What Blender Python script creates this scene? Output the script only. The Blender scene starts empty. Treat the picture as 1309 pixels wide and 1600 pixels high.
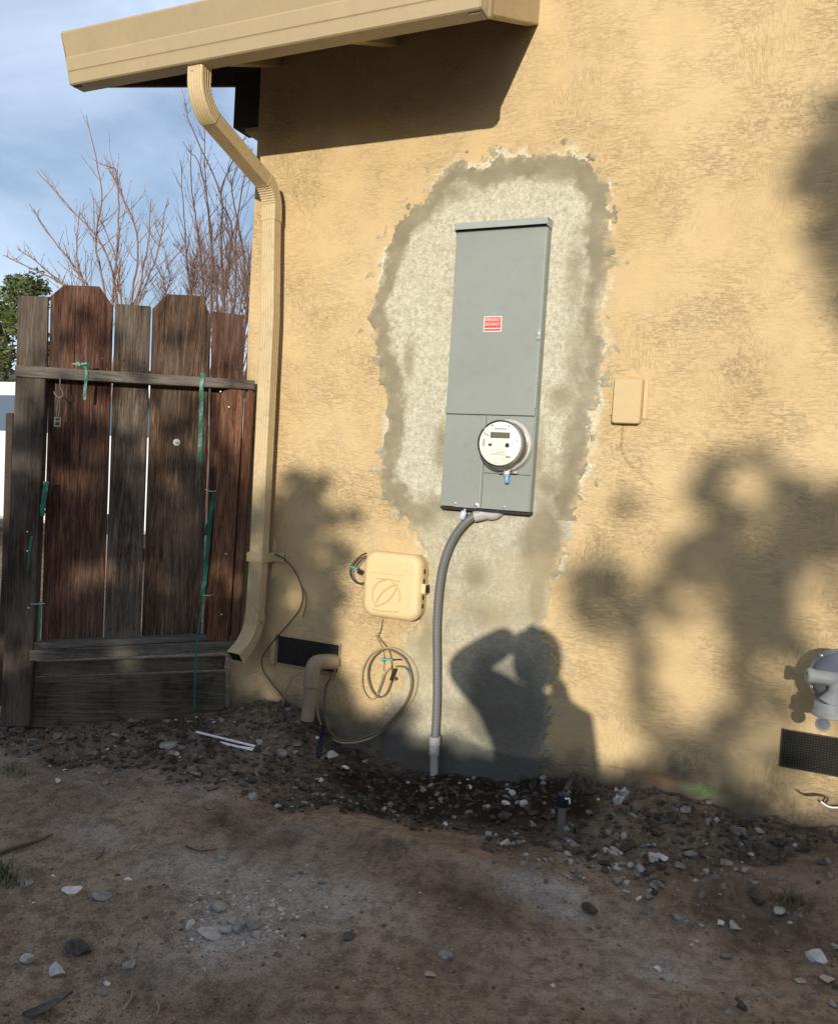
import bpy, bmesh, math, random
import numpy as np
from mathutils import Vector, Matrix, noise as mnoise

random.seed(11)
rng = np.random.default_rng(7)
S = bpy.context.scene
COL = S.collection
R = math.radians
pi = math.pi

# ------------------------------------------------------------------ camera, light, exposure
FPX, DIST = 1310.0, 3.1                     # focal length in photo pixels (1309 wide), metres from the wall
YAW, PITCH, ROLL = R(24.54), R(-2.71), R(3.42)
cf = np.array([-math.sin(YAW)*math.cos(PITCH), math.cos(YAW)*math.cos(PITCH), math.sin(PITCH)])
_r = np.array([math.cos(YAW), math.sin(YAW), 0.0]); _u = np.cross(_r, cf)
cr = _r*math.cos(ROLL) + _u*math.sin(ROLL)
cu = -_r*math.sin(ROLL) + _u*math.cos(ROLL)
cam = bpy.data.cameras.new('camera'); camo = bpy.data.objects.new('camera', cam); COL.objects.link(camo)
camo.matrix_world = Matrix(((cr[0], cu[0], -cf[0], 0), (cr[1], cu[1], -cf[1], -DIST), (cr[2], cu[2], -cf[2], 0), (0, 0, 0, 1)))
cam.sensor_fit = 'HORIZONTAL'; cam.sensor_width = 36.0; cam.lens = 36.0*FPX/1309.0
cam.clip_start = 0.05; cam.clip_end = 2000
S.camera = camo

SUN = Vector((0.28, -1.0, 0.195)).normalized()          # towards the sun
sun = bpy.data.lights.new('sun', 'SUN'); suno = bpy.data.objects.new('sun', sun); COL.objects.link(suno)
suno.rotation_euler = SUN.to_track_quat('Z', 'Y').to_euler(); suno.location = (3, -10, 6)
sun.energy = 4.35; sun.angle = R(0.5); sun.color = (1.0, 0.925, 0.79)

W = bpy.data.worlds.new('World'); S.world = W; W.use_nodes = True
wn, wl = W.node_tree.nodes, W.node_tree.links
wn.clear()
sky = wn.new('ShaderNodeTexSky'); sky.sky_type = 'NISHITA'; sky.sun_disc = False
sky.sun_elevation = math.asin(SUN.z); sky.sun_rotation = math.atan2(SUN.x, SUN.y)
sky.air_density = 1.0; sky.dust_density = 0.6; sky.ozone_density = 3.0
tc = wn.new('ShaderNodeTexCoord'); mp = wn.new('ShaderNodeMapping'); mp.inputs['Scale'].default_value = (1.3, 1.3, 2.3)
mp.inputs['Rotation'].default_value = (0.0, R(14), R(20))
nz = wn.new('ShaderNodeTexNoise'); nz.inputs['Scale'].default_value = 2.3; nz.inputs['Detail'].default_value = 7; nz.inputs['Roughness'].default_value = 0.55
nz.inputs['Distortion'].default_value = 0.4
rp = wn.new('ShaderNodeValToRGB'); rp.color_ramp.elements[0].position = 0.36; rp.color_ramp.elements[1].position = 0.72
rp.color_ramp.elements[0].color = (0.16, 0.16, 0.16, 1); rp.color_ramp.elements[1].color = (0.74, 0.74, 0.74, 1)
mx = wn.new('ShaderNodeMix'); mx.data_type = 'RGBA'
bg = wn.new('ShaderNodeBackground'); bg.inputs['Strength'].default_value = 0.12
wo = wn.new('ShaderNodeOutputWorld')
wl.new(tc.outputs['Generated'], mp.inputs['Vector']); wl.new(mp.outputs[0], nz.inputs['Vector'])
wl.new(nz.outputs['Fac'], rp.inputs[0]); wl.new(rp.outputs[0], mx.inputs['Factor'])
wl.new(sky.outputs[0], mx.inputs['A']); mx.inputs['B'].default_value = (8.6, 9.9, 12.2, 1)
wl.new(mx.outputs['Result'], bg.inputs[0]); wl.new(bg.outputs[0], wo.inputs[0])

S.view_settings.view_transform = 'Standard'; S.view_settings.look = 'None'
S.view_settings.exposure = 0.0; S.view_settings.gamma = 1.0; S.view_settings.use_curve_mapping = False
S.render.engine = 'CYCLES'
S.cycles.max_bounces = 8; S.cycles.transparent_max_bounces = 12

# ------------------------------------------------------------------ measuring helpers (photo pixel -> point on a real plane)
def ray(px, py):
    return (px-654.5)/FPX*cr - (py-800)/FPX*cu + cf
def WP(px, py, d=0.0):
    """point on the vertical plane d metres in front of the wall"""
    v = ray(px, py); return Vector(v*((DIST-d)/v[1]) + np.array([0, -DIST, 0]))
def WPL(pts, d=0.0):
    return [WP(*p[:2], (p[2] if len(p) > 2 else d)) for p in pts]
TH = R(35); FP0 = np.array([-2.2, -0.08, 0.0])
FT = Vector((-math.cos(TH), -math.sin(TH), 0)); FN = Vector((math.sin(TH), -math.cos(TH), 0))   # along the gate, towards the yard
def FPt(px, py, off=0.0):
    p0 = FP0 + np.array(FN)*off; n = np.array(FN); v = ray(px, py); c = np.array([0, -DIST, 0.0])
    return Vector(c + v*(((p0-c) @ n)/(v @ n)))

def interp(x, xs, ys): return float(np.interp(x, xs, ys))
BX = [-5, -3.2, -2.6, -2.05, -1.9, -1.72, -1.5, -1.275, -1.05, -0.836, -0.5, -0.22, 0.15, 3]
BZ = [-1.2, -1.16, -1.13, -1.075, -1.085, -1.165, -1.19, -1.19, -1.16, -1.125, -1.105, -1.09, -1.08, -1.06]
def smooth(t): t = np.clip(t, 0, 1); return t*t*(3-2*t)
_lat = {}
def vnoise(x, y, seed=0):
    if seed not in _lat: _lat[seed] = np.random.default_rng(100+seed).random((256, 256))
    L = _lat[seed]; xi = np.floor(x).astype(int); yi = np.floor(y).astype(int)
    fx = x-xi; fy = y-yi; fx = fx*fx*(3-2*fx); fy = fy*fy*(3-2*fy)
    a = L[xi % 256, yi % 256]; b = L[(xi+1) % 256, yi % 256]; c = L[xi % 256, (yi+1) % 256]; d = L[(xi+1) % 256, (yi+1) % 256]
    return (a*(1-fx)+b*fx)*(1-fy)+(c*(1-fx)+d*fx)*fy
def fbm(x, y, oct=4, seed=0, gain=0.5):
    s = 0; a = 1; t = 0
    for o in range(oct):
        s = s + a*vnoise(x*2**o+17.3*o, y*2**o+9.1*o, seed+o); t += a; a *= gain
    return s/t - 0.5
def rubble_mask(x, y):
    """1 in the loose strip dug along the wall, 0 on the trodden dirt"""
    edge = np.interp(x, [-3.2, -2.67, -2.24, -1.78, -1.46, -1.19, -1.02, -.81, -.68, -.52, -.37, -.19, -.01, .17, .5], [-.75, -.73, -.69, -.60, -.59, -.61, -.58, -.54, -.50, -.50, -.52, -.47, -.34, -.16, -.1])
    w = fbm(x*5, y*5, 3, 40)*0.25
    return smooth((y-(edge+w))/0.10)
def gh(x, y):
    x = np.asarray(x, float); y = np.asarray(y, float)
    base = np.interp(x, BX, BZ)
    yy = np.clip(-y, 0, None)
    far = -1.17 - 0.10*np.clip(yy, 0, 3.6) - 0.0*x
    k = smooth(yy/0.75)
    z = base*(1-k) + far*k
    rm = rubble_mask(x, y)*smooth((0.6-y)/0.3)
    near = smooth((9-np.hypot(x+1, y+1))/3)
    z = z + near*(fbm(x*1.7, y*1.7, 4, 3)*0.09 + fbm(x*8, y*8, 4, 8)*0.022)
    z = z + rm*(fbm(x*16, y*16, 4, 20)*(0.028 + 0.022*smooth((x+1.9)/.4)) - 0.012)
    # raised lip of trodden dirt beside the wet hollow
    z = z + 0.035*np.exp(-((x+1.05)/0.45)**2 - ((y+0.68)/0.09)**2)
    z = z - 0.035*np.exp(-((x+1.10)/0.42)**2 - ((y+0.36)/0.20)**2)
    z = z + 0.05*np.exp(-((x+2.05)/0.22)**2 - ((y+0.12)/0.16)**2)
    return z
def GP(px, py):
    v = ray(px, py); t = 0.6
    for i in range(400):
        p = v*t + np.array([0, -DIST, 0])
        h = float(gh(p[0], p[1]))
        if p[2] <= h: break
        t += max(0.003, (p[2]-h)*0.4)
    return Vector((p[0], p[1], h))

# ------------------------------------------------------------------ mesh helpers
def origin_of(o):
    p = Vector((0, 0, 0))
    while o is not None:
        p += Vector(o.location); o = o.parent
    return p
class MB:
    def __init__(s): s.v = []; s.f = []
    def add(s, v, f):
        n = len(s.v); s.v += [tuple(p) for p in v]; s.f += [tuple(i+n for i in q) for q in f]; return s
    def bm(s, b):
        b.verts.index_update(); s.add([v.co[:] for v in b.verts], [[v.index for v in f.verts] for f in b.faces]); b.free(); return s
    def box(s, c, size, rot=None, bev=0.0):
        b = bmesh.new(); bmesh.ops.create_cube(b, size=1.0)
        bmesh.ops.scale(b, vec=size, verts=b.verts)
        if bev: bmesh.ops.bevel(b, geom=list(b.edges), offset=bev, segments=2, affect='EDGES', profile=0.5)
        M = Matrix.Translation(c) @ (rot.to_4x4() if rot else Matrix.Identity(4))
        b.transform(M); return s.bm(b)
    def span(s, a, b_, bev=0.0):
        a = Vector(a); b_ = Vector(b_)
        return s.box((a+b_)/2, [abs(q) for q in (b_-a)], None, bev)
    def prism(s, poly, vec, bev=0.0):
        """poly: 3-D outline, extruded along vec"""
        b = bmesh.new(); vs = [b.verts.new(p) for p in poly]; f = b.faces.new(vs)
        r = bmesh.ops.extrude_face_region(b, geom=[f]); nv = [g for g in r['geom'] if isinstance(g, bmesh.types.BMVert)]
        bmesh.ops.translate(b, vec=vec, verts=nv)
        bmesh.ops.recalc_face_normals(b, faces=b.faces)
        if bev: bmesh.ops.bevel(b, geom=list(b.edges), offset=bev, segments=1, affect='EDGES')
        return s.bm(b)
    def frames(s, path):
        P = [Vector(p) for p in path]; T = []
        for i in range(len(P)):
            t = P[min(i+1, len(P)-1)] - P[max(i-1, 0)]; T.append(t.normalized())
        return P, T
    def tube(s, path, r, n=8, cap=True):
        P, T = s.frames(path); rr = r if hasattr(r, '__len__') else [r]*len(P)
        up = Vector((0, 0, 1)) if abs(T[0].z) < 0.9 else Vector((1, 0, 0))
        x = T[0].cross(up).normalized(); V = []; F = []
        for i, (p, t) in enumerate(zip(P, T)):
            x = (x - t*x.dot(t)); x = x.normalized() if x.length > 1e-6 else t.orthogonal().normalized(); y = t.cross(x)
            for k in range(n):
                a = 2*pi*k/n; V.append(p + (x*math.cos(a) + y*math.sin(a))*rr[i])
        for i in range(len(P)-1):
            for k in range(n):
                F.append((i*n+k, i*n+(k+1) % n, (i+1)*n+(k+1) % n, (i+1)*n+k))
        if cap: F.append(tuple(range(n))[::-1]); F.append(tuple((len(P)-1)*n+k for k in range(n)))
        return s.add(V, F)
    def sweep(s, prof, path, xdir, scale=None, cap=True):
        """prof (u,v) swept along path; u along xdir, v = tangent x xdir"""
        P, T = s.frames(path); n = len(prof); V = []; F = []
        for i, (p, t) in enumerate(zip(P, T)):
            x = Vector(xdir); x = (x - t*x.dot(t)).normalized(); y = t.cross(x)
            for q in (prof if scale is None else scale(i, prof)): V.append(p + x*q[0] + y*q[1])
        for i in range(len(P)-1):
            for k in range(n): F.append((i*n+k, i*n+(k+1) % n, (i+1)*n+(k+1) % n, (i+1)*n+k))
        if cap: F.append(tuple(range(n))[::-1]); F.append(tuple((len(P)-1)*n+k for k in range(n)))
        return s.add(V, F)
    def lathe(s, prof, c, axis, n=32, cap=True):
        """prof (radius, height along axis)"""
        a = Vector(axis).normalized(); x = a.orthogonal().normalized(); y = a.cross(x); c = Vector(c); V = []; F = []
        for r, h in prof:
            for k in range(n):
                t = 2*pi*k/n; V.append(c + a*h + (x*math.cos(t)+y*math.sin(t))*r)
        for i in range(len(prof)-1):
            for k in range(n): F.append((i*n+k, i*n+(k+1) % n, (i+1)*n+(k+1) % n, (i+1)*n+k))
        if cap and prof[0][0] > 1e-5: F.append(tuple(range(n))[::-1])
        if cap and prof[-1][0] > 1e-5: F.append(tuple((len(prof)-1)*n+k for k in range(n)))
        return s.add(V, F)
    def build(s, name, mat, parent=None, smooth=False, loc=None):
        me = bpy.data.meshes.new(name)
        o = bpy.data.objects.new(name, me); COL.objects.link(o)
        if parent is not None: o.parent = parent; base = origin_of(parent)
        else:
            if loc is None:
                A = np.array(s.v); loc = Vector(((A[:, 0].min()+A[:, 0].max())/2, (A[:, 1].min()+A[:, 1].max())/2, A[:, 2].min()))
            o.location = loc; base = Vector(loc)
        V = np.array(s.v, float) - np.array(base)
        me.from_pydata(V.tolist(), [], s.f); me.materials.append(mat)
        if smooth: me.polygons.foreach_set('use_smooth', [True]*len(me.polygons))
        me.update()
        if smooth and smooth != 'all':
            try: me.set_sharp_from_angle(angle=R(smooth if smooth is not True else 40))
            except Exception: pass
        return o
def tag(o, label=None, cat=None, group=None, kind=None):
    if label: o['label'] = label
    if cat: o['category'] = cat
    if group: o['group'] = group
    if kind: o['kind'] = kind
    return o
def thing(name, label, cat, loc, group=None):
    o = bpy.data.objects.new(name, None); COL.objects.link(o); o.location = loc; o.empty_display_size = 0.05
    return tag(o, label, cat, group)
def spline(pts, n=8):
    P = [Vector(p) for p in pts]; Q = [P[0]*2-P[1]] + P + [P[-1]*2-P[-2]]; out = []
    for i in range(1, len(Q)-2):
        a, b, c, d = Q[i-1:i+3]
        for k in range(n):
            t = k/n
            out.append(0.5*((2*b) + (c-a)*t + (2*a-5*b+4*c-d)*t*t + (3*b-a-3*c+d)*t**3))
    out.append(P[-1]); return out
def grid_mesh(name, V, nx, ny, mat, parent=None, keep=None, attrs=None, smooth=True):
    """V (nx*ny,3) array, keep = bool per cell"""
    i = np.arange(nx-1)[:, None]*ny + np.arange(ny-1)[None, :]
    Q = np.stack([i, i+ny, i+ny+1, i+1], -1)
    Q = Q[keep] if keep is not None else Q.reshape(-1, 4)
    used = np.unique(Q); remap = -np.ones(len(V), int); remap[used] = np.arange(len(used))
    V = V[used]; Q = remap[Q]
    o_par = origin_of(parent) if parent is not None else Vector((0, 0, 0))
    V = V - np.array(o_par)
    me = bpy.data.meshes.new(name)
    me.vertices.add(len(V)); me.vertices.foreach_set('co', V.astype('f4').ravel())
    me.loops.add(Q.size); me.loops.foreach_set('vertex_index', Q.astype('i4').ravel())
    me.polygons.add(len(Q)); me.polygons.foreach_set('loop_start', (np.arange(len(Q))*4).astype('i4'))
    me.polygons.foreach_set('loop_total', np.full(len(Q), 4, 'i4'))
    me.polygons.foreach_set('use_smooth', np.full(len(Q), smooth))
    me.update(); me.validate()
    for k, a in (attrs or {}).items():
        at = me.attributes.new(k, 'FLOAT', 'POINT'); at.data.foreach_set('value', np.asarray(a, 'f4')[used])
    me.materials.append(mat)
    o = bpy.data.objects.new(name, me); COL.objects.link(o)
    if parent is not None: o.parent = parent
    return o
def rock_bm(r, seed, flat=0.6, sub=1):
    b = bmesh.new(); bmesh.ops.create_icosphere(b, subdivisions=sub, radius=1.0)
    q = random.Random(seed); sc = (r*q.uniform(.75, 1.25), r*q.uniform(.7, 1.1), r*flat*q.uniform(.8, 1.2))
    ax = [Vector((q.uniform(-1, 1), q.uniform(-1, 1), q.uniform(-1, 1))).normalized() for _ in range(8)]; cut = [q.uniform(.42, .8) for _ in ax]
    for v in b.verts:
        for a, c in zip(ax, cut):
            d = v.co.dot(a)
            if d > c: v.co -= a*(d-c)
        v.co *= 1 + q.uniform(-.10, .10)
        v.co = Vector((v.co.x*sc[0], v.co.y*sc[1], v.co.z*sc[2]))
    b.transform(Matrix.Rotation(q.uniform(0, 6.28), 4, 'Z') @ Matrix.Rotation(q.uniform(-.3, .3), 4, 'X'))
    return b

# ------------------------------------------------------------------ materials
class NT:
    def __init__(s, name):
        s.m = bpy.data.materials.new(name); s.m.use_nodes = True; s.t = s.m.node_tree; s.t.nodes.clear()
        s.out = s.t.nodes.new('ShaderNodeOutputMaterial'); s.b = s.t.nodes.new('ShaderNodeBsdfPrincipled')
        s.t.links.new(s.b.outputs[0], s.out.inputs[0])
    def n(s, typ, **kw):
        o = s.t.nodes.new(typ)
        for k, v in kw.items():
            if hasattr(o, k): setattr(o, k, v)
        return o
    def l(s, a, b): s.t.links.new(a, b)
    def coord(s, scale=(1, 1, 1), kind='Object', rot=(0, 0, 0), off=None):
        t = s.n('ShaderNodeTexCoord'); m = s.n('ShaderNodeMapping'); m.inputs['Scale'].default_value = scale; m.inputs['Rotation'].default_value = rot
        s.l(t.outputs[kind], m.inputs['Vector'])
        if off is not None: s.l(off, m.inputs['Location'])
        return m.outputs[0]
    def noise(s, vec, scale, detail=4, rough=0.55, dist=0.0):
        o = s.n('ShaderNodeTexNoise'); o.inputs['Scale'].default_value = scale; o.inputs['Detail'].default_value = detail
        o.inputs['Roughness'].default_value = rough; o.inputs['Distortion'].default_value = dist
        if vec is not None: s.l(vec, o.inputs['Vector'])
        return o.outputs['Fac']
    def ramp(s, fac, stops):
        o = s.n('ShaderNodeValToRGB'); e = o.color_ramp.elements
        while len(e) < len(stops): e.new(0.5)
        for q, (p, c) in zip(e, stops):
            q.position = p; q.color = (c, c, c, 1) if isinstance(c, (int, float)) else (*c, 1)
        s.l(fac, o.inputs[0]); return o.outputs[0]
    def mix(s, fac, a, b, mode='MIX'):
        o = s.n('ShaderNodeMix', data_type='RGBA', blend_type=mode)
        for k, v in (('Factor', fac), ('A', a), ('B', b)):
            i = [q for q in o.inputs if q.name == k and (q.type == 'RGBA' or (k == 'Factor' and q.type == 'VALUE'))][0]
            if hasattr(v, 'links') or hasattr(v, 'is_linked'): s.l(v, i)
            elif k == 'Factor': i.default_value = v
            else: i.default_value = (*v, 1)
        return [q for q in o.outputs if q.type == 'RGBA'][0]
    def math(s, op, a, b=None, c=None):
        o = s.n('ShaderNodeMath', operation=op)
        for i, v in enumerate((a, b, c)):
            if v is None: continue
            if hasattr(v, 'is_linked'): s.l(v, o.inputs[i])
            else: o.inputs[i].default_value = v
        return o.outputs[0]
    def attr(s, name):
        o = s.n('ShaderNodeAttribute', attribute_name=name); return o.outputs['Fac']
    def rand(s):
        return s.n('ShaderNodeObjectInfo').outputs['Random']
    def bump(s, h, dist, strength=1.0, normal=None):
        o = s.n('ShaderNodeBump'); o.inputs['Distance'].default_value = dist; o.inputs['Strength'].default_value = strength
        s.l(h, o.inputs['Height'])
        if normal is not None: s.l(normal, o.inputs['Normal'])
        return o.outputs[0]
    def set(s, col=None, rough=None, normal=None, metal=None, spec=None, **kw):
        for k, v in (('Base Color', col), ('Roughness', rough), ('Normal', normal), ('Metallic', metal), ('Specular IOR Level', spec)):
            if v is None: continue
            if hasattr(v, 'is_linked'): s.l(v, s.b.inputs[k])
            elif k == 'Base Color': s.b.inputs[k].default_value = (*v, 1)
            else: s.b.inputs[k].default_value = v
        return s.m

def paint(name, col, rough=0.5, var=0.12, scale=6, grime=0.0, metal=0.0, bump=0.0, spec=0.5):
    t = NT(name); c = t.coord()
    n1 = t.noise(c, scale, 5, .6); n2 = t.noise(c, scale*9, 4, .6)
    k = t.ramp(n1, [(.3, 1-var), (.7, 1+var*.4)])
    b = t.mix(1.0, col, k, 'MULTIPLY')
    if grime:
        g = t.ramp(n2, [(.52, 0.0), (.68, grime)]); b = t.mix(g, b, tuple(q*.45 for q in col))
    nrm = t.bump(n2, 0.001, bump) if bump else None
    rr = t.ramp(n2, [(.3, max(0, rough-.07)), (.7, min(1, rough+.1))])
    return t.set(b, rr, nrm, metal, spec)

def stucco(name, patch=False):
    t = NT(name); c = t.coord()
    # trowelled texture: broad strokes of changing direction, broken up, plus fine grain
    big = t.noise(c, 2.2, 3, .5)
    d1 = t.noise(t.coord((30, 30, 95), rot=(0, R(7), 0)), 1.0, 5, .62, 1.2)
    d2 = t.noise(t.coord((95, 50, 27), rot=(0, R(-36), 0)), 1.0, 5, .62, 1.2)
    d3 = t.noise(t.coord((55, 55, 55)), 1.0, 6, .66, 1.6)
    selA = t.ramp(t.noise(c, 3.4, 3, .55, .6), [(.52, 0.0), (.64, 1.0)]); selB = t.ramp(t.noise(t.coord((4, 4, 4), rot=(1, 0, 2)), 1, 3, .5, .5), [(.50, 0.0), (.68, .8)])
    h = t.mix(selA, d1, d2); h = t.mix(selB, h, d3)
    ridg = t.ramp(h, [(.40, 0.0), (.50, .25), (.60, 1.0), (.68, .9)])
    amp = t.ramp(t.noise(t.coord((3.7, 3.7, 3.7), rot=(2, 1, 0)), 1, 5, .6), [(.36, .12), (.50, .45), (.68, 1.0)])
    hh = t.math('MULTIPLY', ridg, amp)
    fine = t.noise(c, 300, 4, .7)
    if patch: nrm = t.bump(fine, 0.0022, .7, t.bump(t.noise(c, 95, 5, .7), 0.004, .8, t.bump(d3, .004, .4)))
    else: nrm = t.bump(fine, 0.0012, .7, t.bump(hh, 0.0034, .95, t.bump(d3, .005, .5)))
    if not patch:
        v = t.ramp(big, [(.3, (.562, .408, .214)), (.5, (.607, .446, .240)), (.72, (.642, .484, .270))])
        v = t.mix(t.ramp(hh, [(.0, 0.0), (.25, .07), (.6, 0.0)]), v, (.40, .27, .12))
        sm = t.ramp(t.noise(t.coord((9, 9, 2.2)), 1, 4, .6), [(.45, 0.0), (.78, .28)])
        v = t.mix(sm, v, (.52, .41, .26))
        dirt = t.attr('dirt'); v = t.mix(dirt, v, t.mix(t.noise(c, 30, 4, .6), (.085, .068, .050), (.20, .165, .12)))
        v = t.mix(t.attr('smear'), v, t.mix(t.ramp(d3, [(.4, 0.0), (.6, 1.0)]), (.56, .50, .36), (.75, .70, .56)))
        v = t.mix(t.attr('green'), v, (.10, .36, .10)); v = t.mix(t.attr('orange'), v, (.62, .17, .06))
        v = t.mix(t.attr('crack'), v, (.20, .14, .07))
        return t.set(v, .92, nrm, spec=.2)
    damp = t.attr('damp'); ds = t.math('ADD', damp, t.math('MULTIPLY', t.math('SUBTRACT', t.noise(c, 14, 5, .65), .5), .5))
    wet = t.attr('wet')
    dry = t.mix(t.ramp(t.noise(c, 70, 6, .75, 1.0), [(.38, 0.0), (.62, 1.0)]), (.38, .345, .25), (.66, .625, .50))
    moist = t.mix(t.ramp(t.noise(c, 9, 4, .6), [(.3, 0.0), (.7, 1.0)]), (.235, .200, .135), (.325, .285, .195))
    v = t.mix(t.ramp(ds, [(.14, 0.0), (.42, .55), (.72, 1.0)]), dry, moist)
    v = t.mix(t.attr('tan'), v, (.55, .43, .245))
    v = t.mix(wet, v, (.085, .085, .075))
    return t.set(v, t.ramp(wet, [(0, .9), (1, .6)]), nrm, spec=.25)

def wood(name, dark, mid, light, grain=1.0, axis='Z', greyed=0.3, red=0.0):
    t = NT(name)
    r = t.rand(); cx = t.n('ShaderNodeCombineXYZ'); t.l(t.math('MULTIPLY', r, 31.0), cx.inputs[0]); t.l(t.math('MULTIPLY', r, 77.0), cx.inputs[2])
    sc = {'Z': (46, 46, 2.4), 'X': (2.4, 46, 46)}[axis]; rot = (0, 0, 0)
    if axis == 'F': sc = (3, 46, 46); rot = (0, 0, 0)
    base_rot = -TH if axis == 'X' else 0.0
    def gc_(k):
        m = t.n('ShaderNodeMapping'); m.inputs['Scale'].default_value = k; t.l(t.coord((1, 1, 1), rot=(0, 0, base_rot)), m.inputs['Vector']); t.l(cx.outputs[0], m.inputs['Location']); return m.outputs[0]
    g = t.noise(gc_(sc), 1.0, 6, .7, 1.8)
    c2 = gc_(tuple(q*4.2 for q in sc)); g2 = t.noise(c2, 1.0, 4, .75, .6)
    c3 = t.coord((5, 5, 2.2), off=cx.outputs[0]); b = t.noise(c3, 1.0, 4, .6)
    v = t.ramp(g, [(.32, dark), (.5, mid), (.66, light)])
    v = t.mix(t.ramp(g2, [(.36, .9), (.50, 0.0)]), v, tuple(q*.35 for q in dark))
    v = t.mix(t.ramp(b, [(.42, 0.0), (.68, greyed)]), v, (.17, .15, .125))
    v = t.mix(t.ramp(b, [(.30, .55), (.46, 0.0)]), v, tuple(q*.3 for q in dark))
    if red: v = t.mix(t.ramp(r, [(.45, 0.0), (.75, red)]), v, (.13, .045, .028))
    h = t.mix(.5, g, g2)
    return t.set(v, .85, t.bump(h, 0.004, .9), spec=.25)

M = {}
M['stucco'] = stucco('painted_stucco'); M['patch'] = stucco('fresh_cement_patch', True)
M['gutter'] = paint('tan_gutter_paint', (.44, .345, .205), .45, .10, 2.2, .10)
M['spout'] = paint('tan_downspout_paint', (.56, .43, .24), .55, .14, 5, .3)
M['barge'] = paint('tan_timber_paint', (.50, .385, .21), .6, .15, 8, .2, bump=.6)
M['soffit'] = paint('dark_brown_soffit', (.055, .036, .024), .8, .3, 8, .2, bump=.8)
M['shingle'] = paint('asphalt_shingle', (.08, .07, .06), .95, .3, 30, .3, bump=1)
M['steel'] = paint('grey_enamel', (.265, .290, .262), .45, .10, 2.5, .12, spec=.45)
M['steel_lt'] = paint('grey_enamel_edge', (.33, .36, .335), .38, .05, 3)
M['zinc'] = paint('zinc_plated_steel', (.62, .62, .60), .3, .1, 20, .1, metal=.8)
M['alu'] = paint('aluminium_can', (.60, .56, .50), .34, .1, 14, .15, metal=.55)
M['black'] = paint('black_plastic', (.012, .012, .013), .5, .2, 10)
M['dark'] = paint('void_shade', (.006, .006, .006), .95, .2, 10)  # near-black colour standing in for the shade inside openings
M['white'] = paint('white_plastic', (.80, .795, .77), .4, .04, 12)
M['lcd'] = paint('lcd_screen', (.12, .115, .075), .25, .05, 12)
M['ink'] = paint('printed_ink', (.16, .15, .13), .6, .1, 40)
M['inkfaint'] = paint('faint_printed_ink', (.38, .36, .32), .6, .1, 40)
M['red'] = paint('red_sticker', (.72, .055, .045), .45, .06, 20)
M['wht'] = paint('white_print', (.86, .80, .76), .5, .04, 20)
M['blue'] = paint('blue_tag_plastic', (.20, .38, .74), .3, .08, 40)
M['paleblue'] = paint('pale_blue_tag_plastic', (.52, .60, .76), .3, .08, 40)
M['conduit'] = paint('grey_flexible_conduit', (.150, .150, .146), .45, .08, 14, .15)
M['fitting'] = paint('light_grey_fitting', (.40, .39, .375), .5, .08, 14, .1)
M['cream'] = paint('cream_box_paint', (.70, .535, .285), .55, .05, 7, .10)
M['creamdk'] = paint('cream_box_relief', (.60, .45, .23), .6, .05, 7, .10)
M['plate'] = paint('tan_cover_plate', (.56, .415, .215), .5, .05, 6, .08)
M['pvc'] = paint('cream_painted_pipe', (.33, .255, .165), .5, .2, 14, .45)
M['cable'] = paint('grey_brown_cable', (.17, .135, .085), .55, .2, 30, .2)
M['cablelt'] = paint('tan_cable', (.42, .33, .20), .5, .2, 30, .2)
M['cableblk'] = paint('dark_cable', (.03, .026, .02), .5, .2, 30)
M['cablewht'] = paint('white_wire', (.8, .79, .76), .4, .05, 30)
M['green'] = paint('green_plastic_tie', (.018, .15, .105), .45, .15, 20)
M['teal'] = paint('teal_cable_clip', (.10, .42, .33), .45, .1, 30)
M['mesh'] = paint('rusty_wire_screen', (.065, .055, .045), .7, .3, 60, .3, metal=.3)
M['gas'] = paint('grey_regulator_paint', (.22, .235, .262), .5, .08, 9, .10)
M['gaslt'] = paint('light_grey_cast_metal', (.43, .43, .42), .5, .12, 14, .22)
M['wood_board'] = wood('weathered_fence_board', (.026, .015, .010), (.090, .051, .031), (.215, .133, .082), greyed=.25)
M['wood_board_red'] = wood('reddish_fence_board', (.026, .012, .008), (.092, .040, .024), (.205, .105, .062), greyed=.18)
M['wood_board_grey'] = wood('greyed_fence_board', (.026, .018, .012), (.082, .057, .040), (.19, .14, .098), greyed=.45)
M['wood_post'] = wood('dark_post_timber', (.028, .020, .015), (.065, .045, .033), (.12, .09, .068), greyed=.5)
M['wood_red'] = wood('reddish_stud_timber', (.060, .026, .014), (.15, .065, .034), (.27, .13, .07), greyed=.2)
M['wood_rail'] = wood('grey_rail_timber', (.06, .05, .042), (.13, .11, .092), (.20, .175, .15), axis='X', greyed=.6)
M['wood_old'] = wood('old_plank', (.036, .027, .019), (.088, .069, .049), (.155, .125, .092), axis='X', greyed=.5)
M['bark'] = paint('brown_bark', (.10, .07, .05), .9, .3, 20, .3, bump=1)
M['twig'] = paint('grey_red_twig', (.26, .165, .13), .8, .3, 12)
M['twigdk'] = paint('dark_twig', (.13, .08, .065), .8, .3, 12)
M['thicket'] = paint('red_brown_thicket', (.25, .145, .105), .85, .3, 12)
def leafmat(name, a, b):
    t = NT(name); n = t.noise(t.coord(), 2.5, 4, .6); f = t.noise(t.coord(), 30, 2, .5)
    v = t.mix(t.ramp(n, [(.35, 0.0), (.65, 1.0)]), a, b); v = t.mix(t.ramp(f, [(.5, 0.0), (.7, .5)]), v, tuple(q*1.7 for q in b))
    return t.set(v, .55, spec=.3)
M['leaf'] = leafmat('olive_leaf', (.055, .075, .022), (.12, .14, .045))
M['leafdk'] = leafmat('dark_leaf', (.025, .04, .015), (.05, .075, .025))
M['grass'] = leafmat('grass_blade', (.05, .07, .025), (.11, .12, .05))
M['straw'] = paint('dry_straw', (.30, .24, .14), .8, .2, 20)
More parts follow.
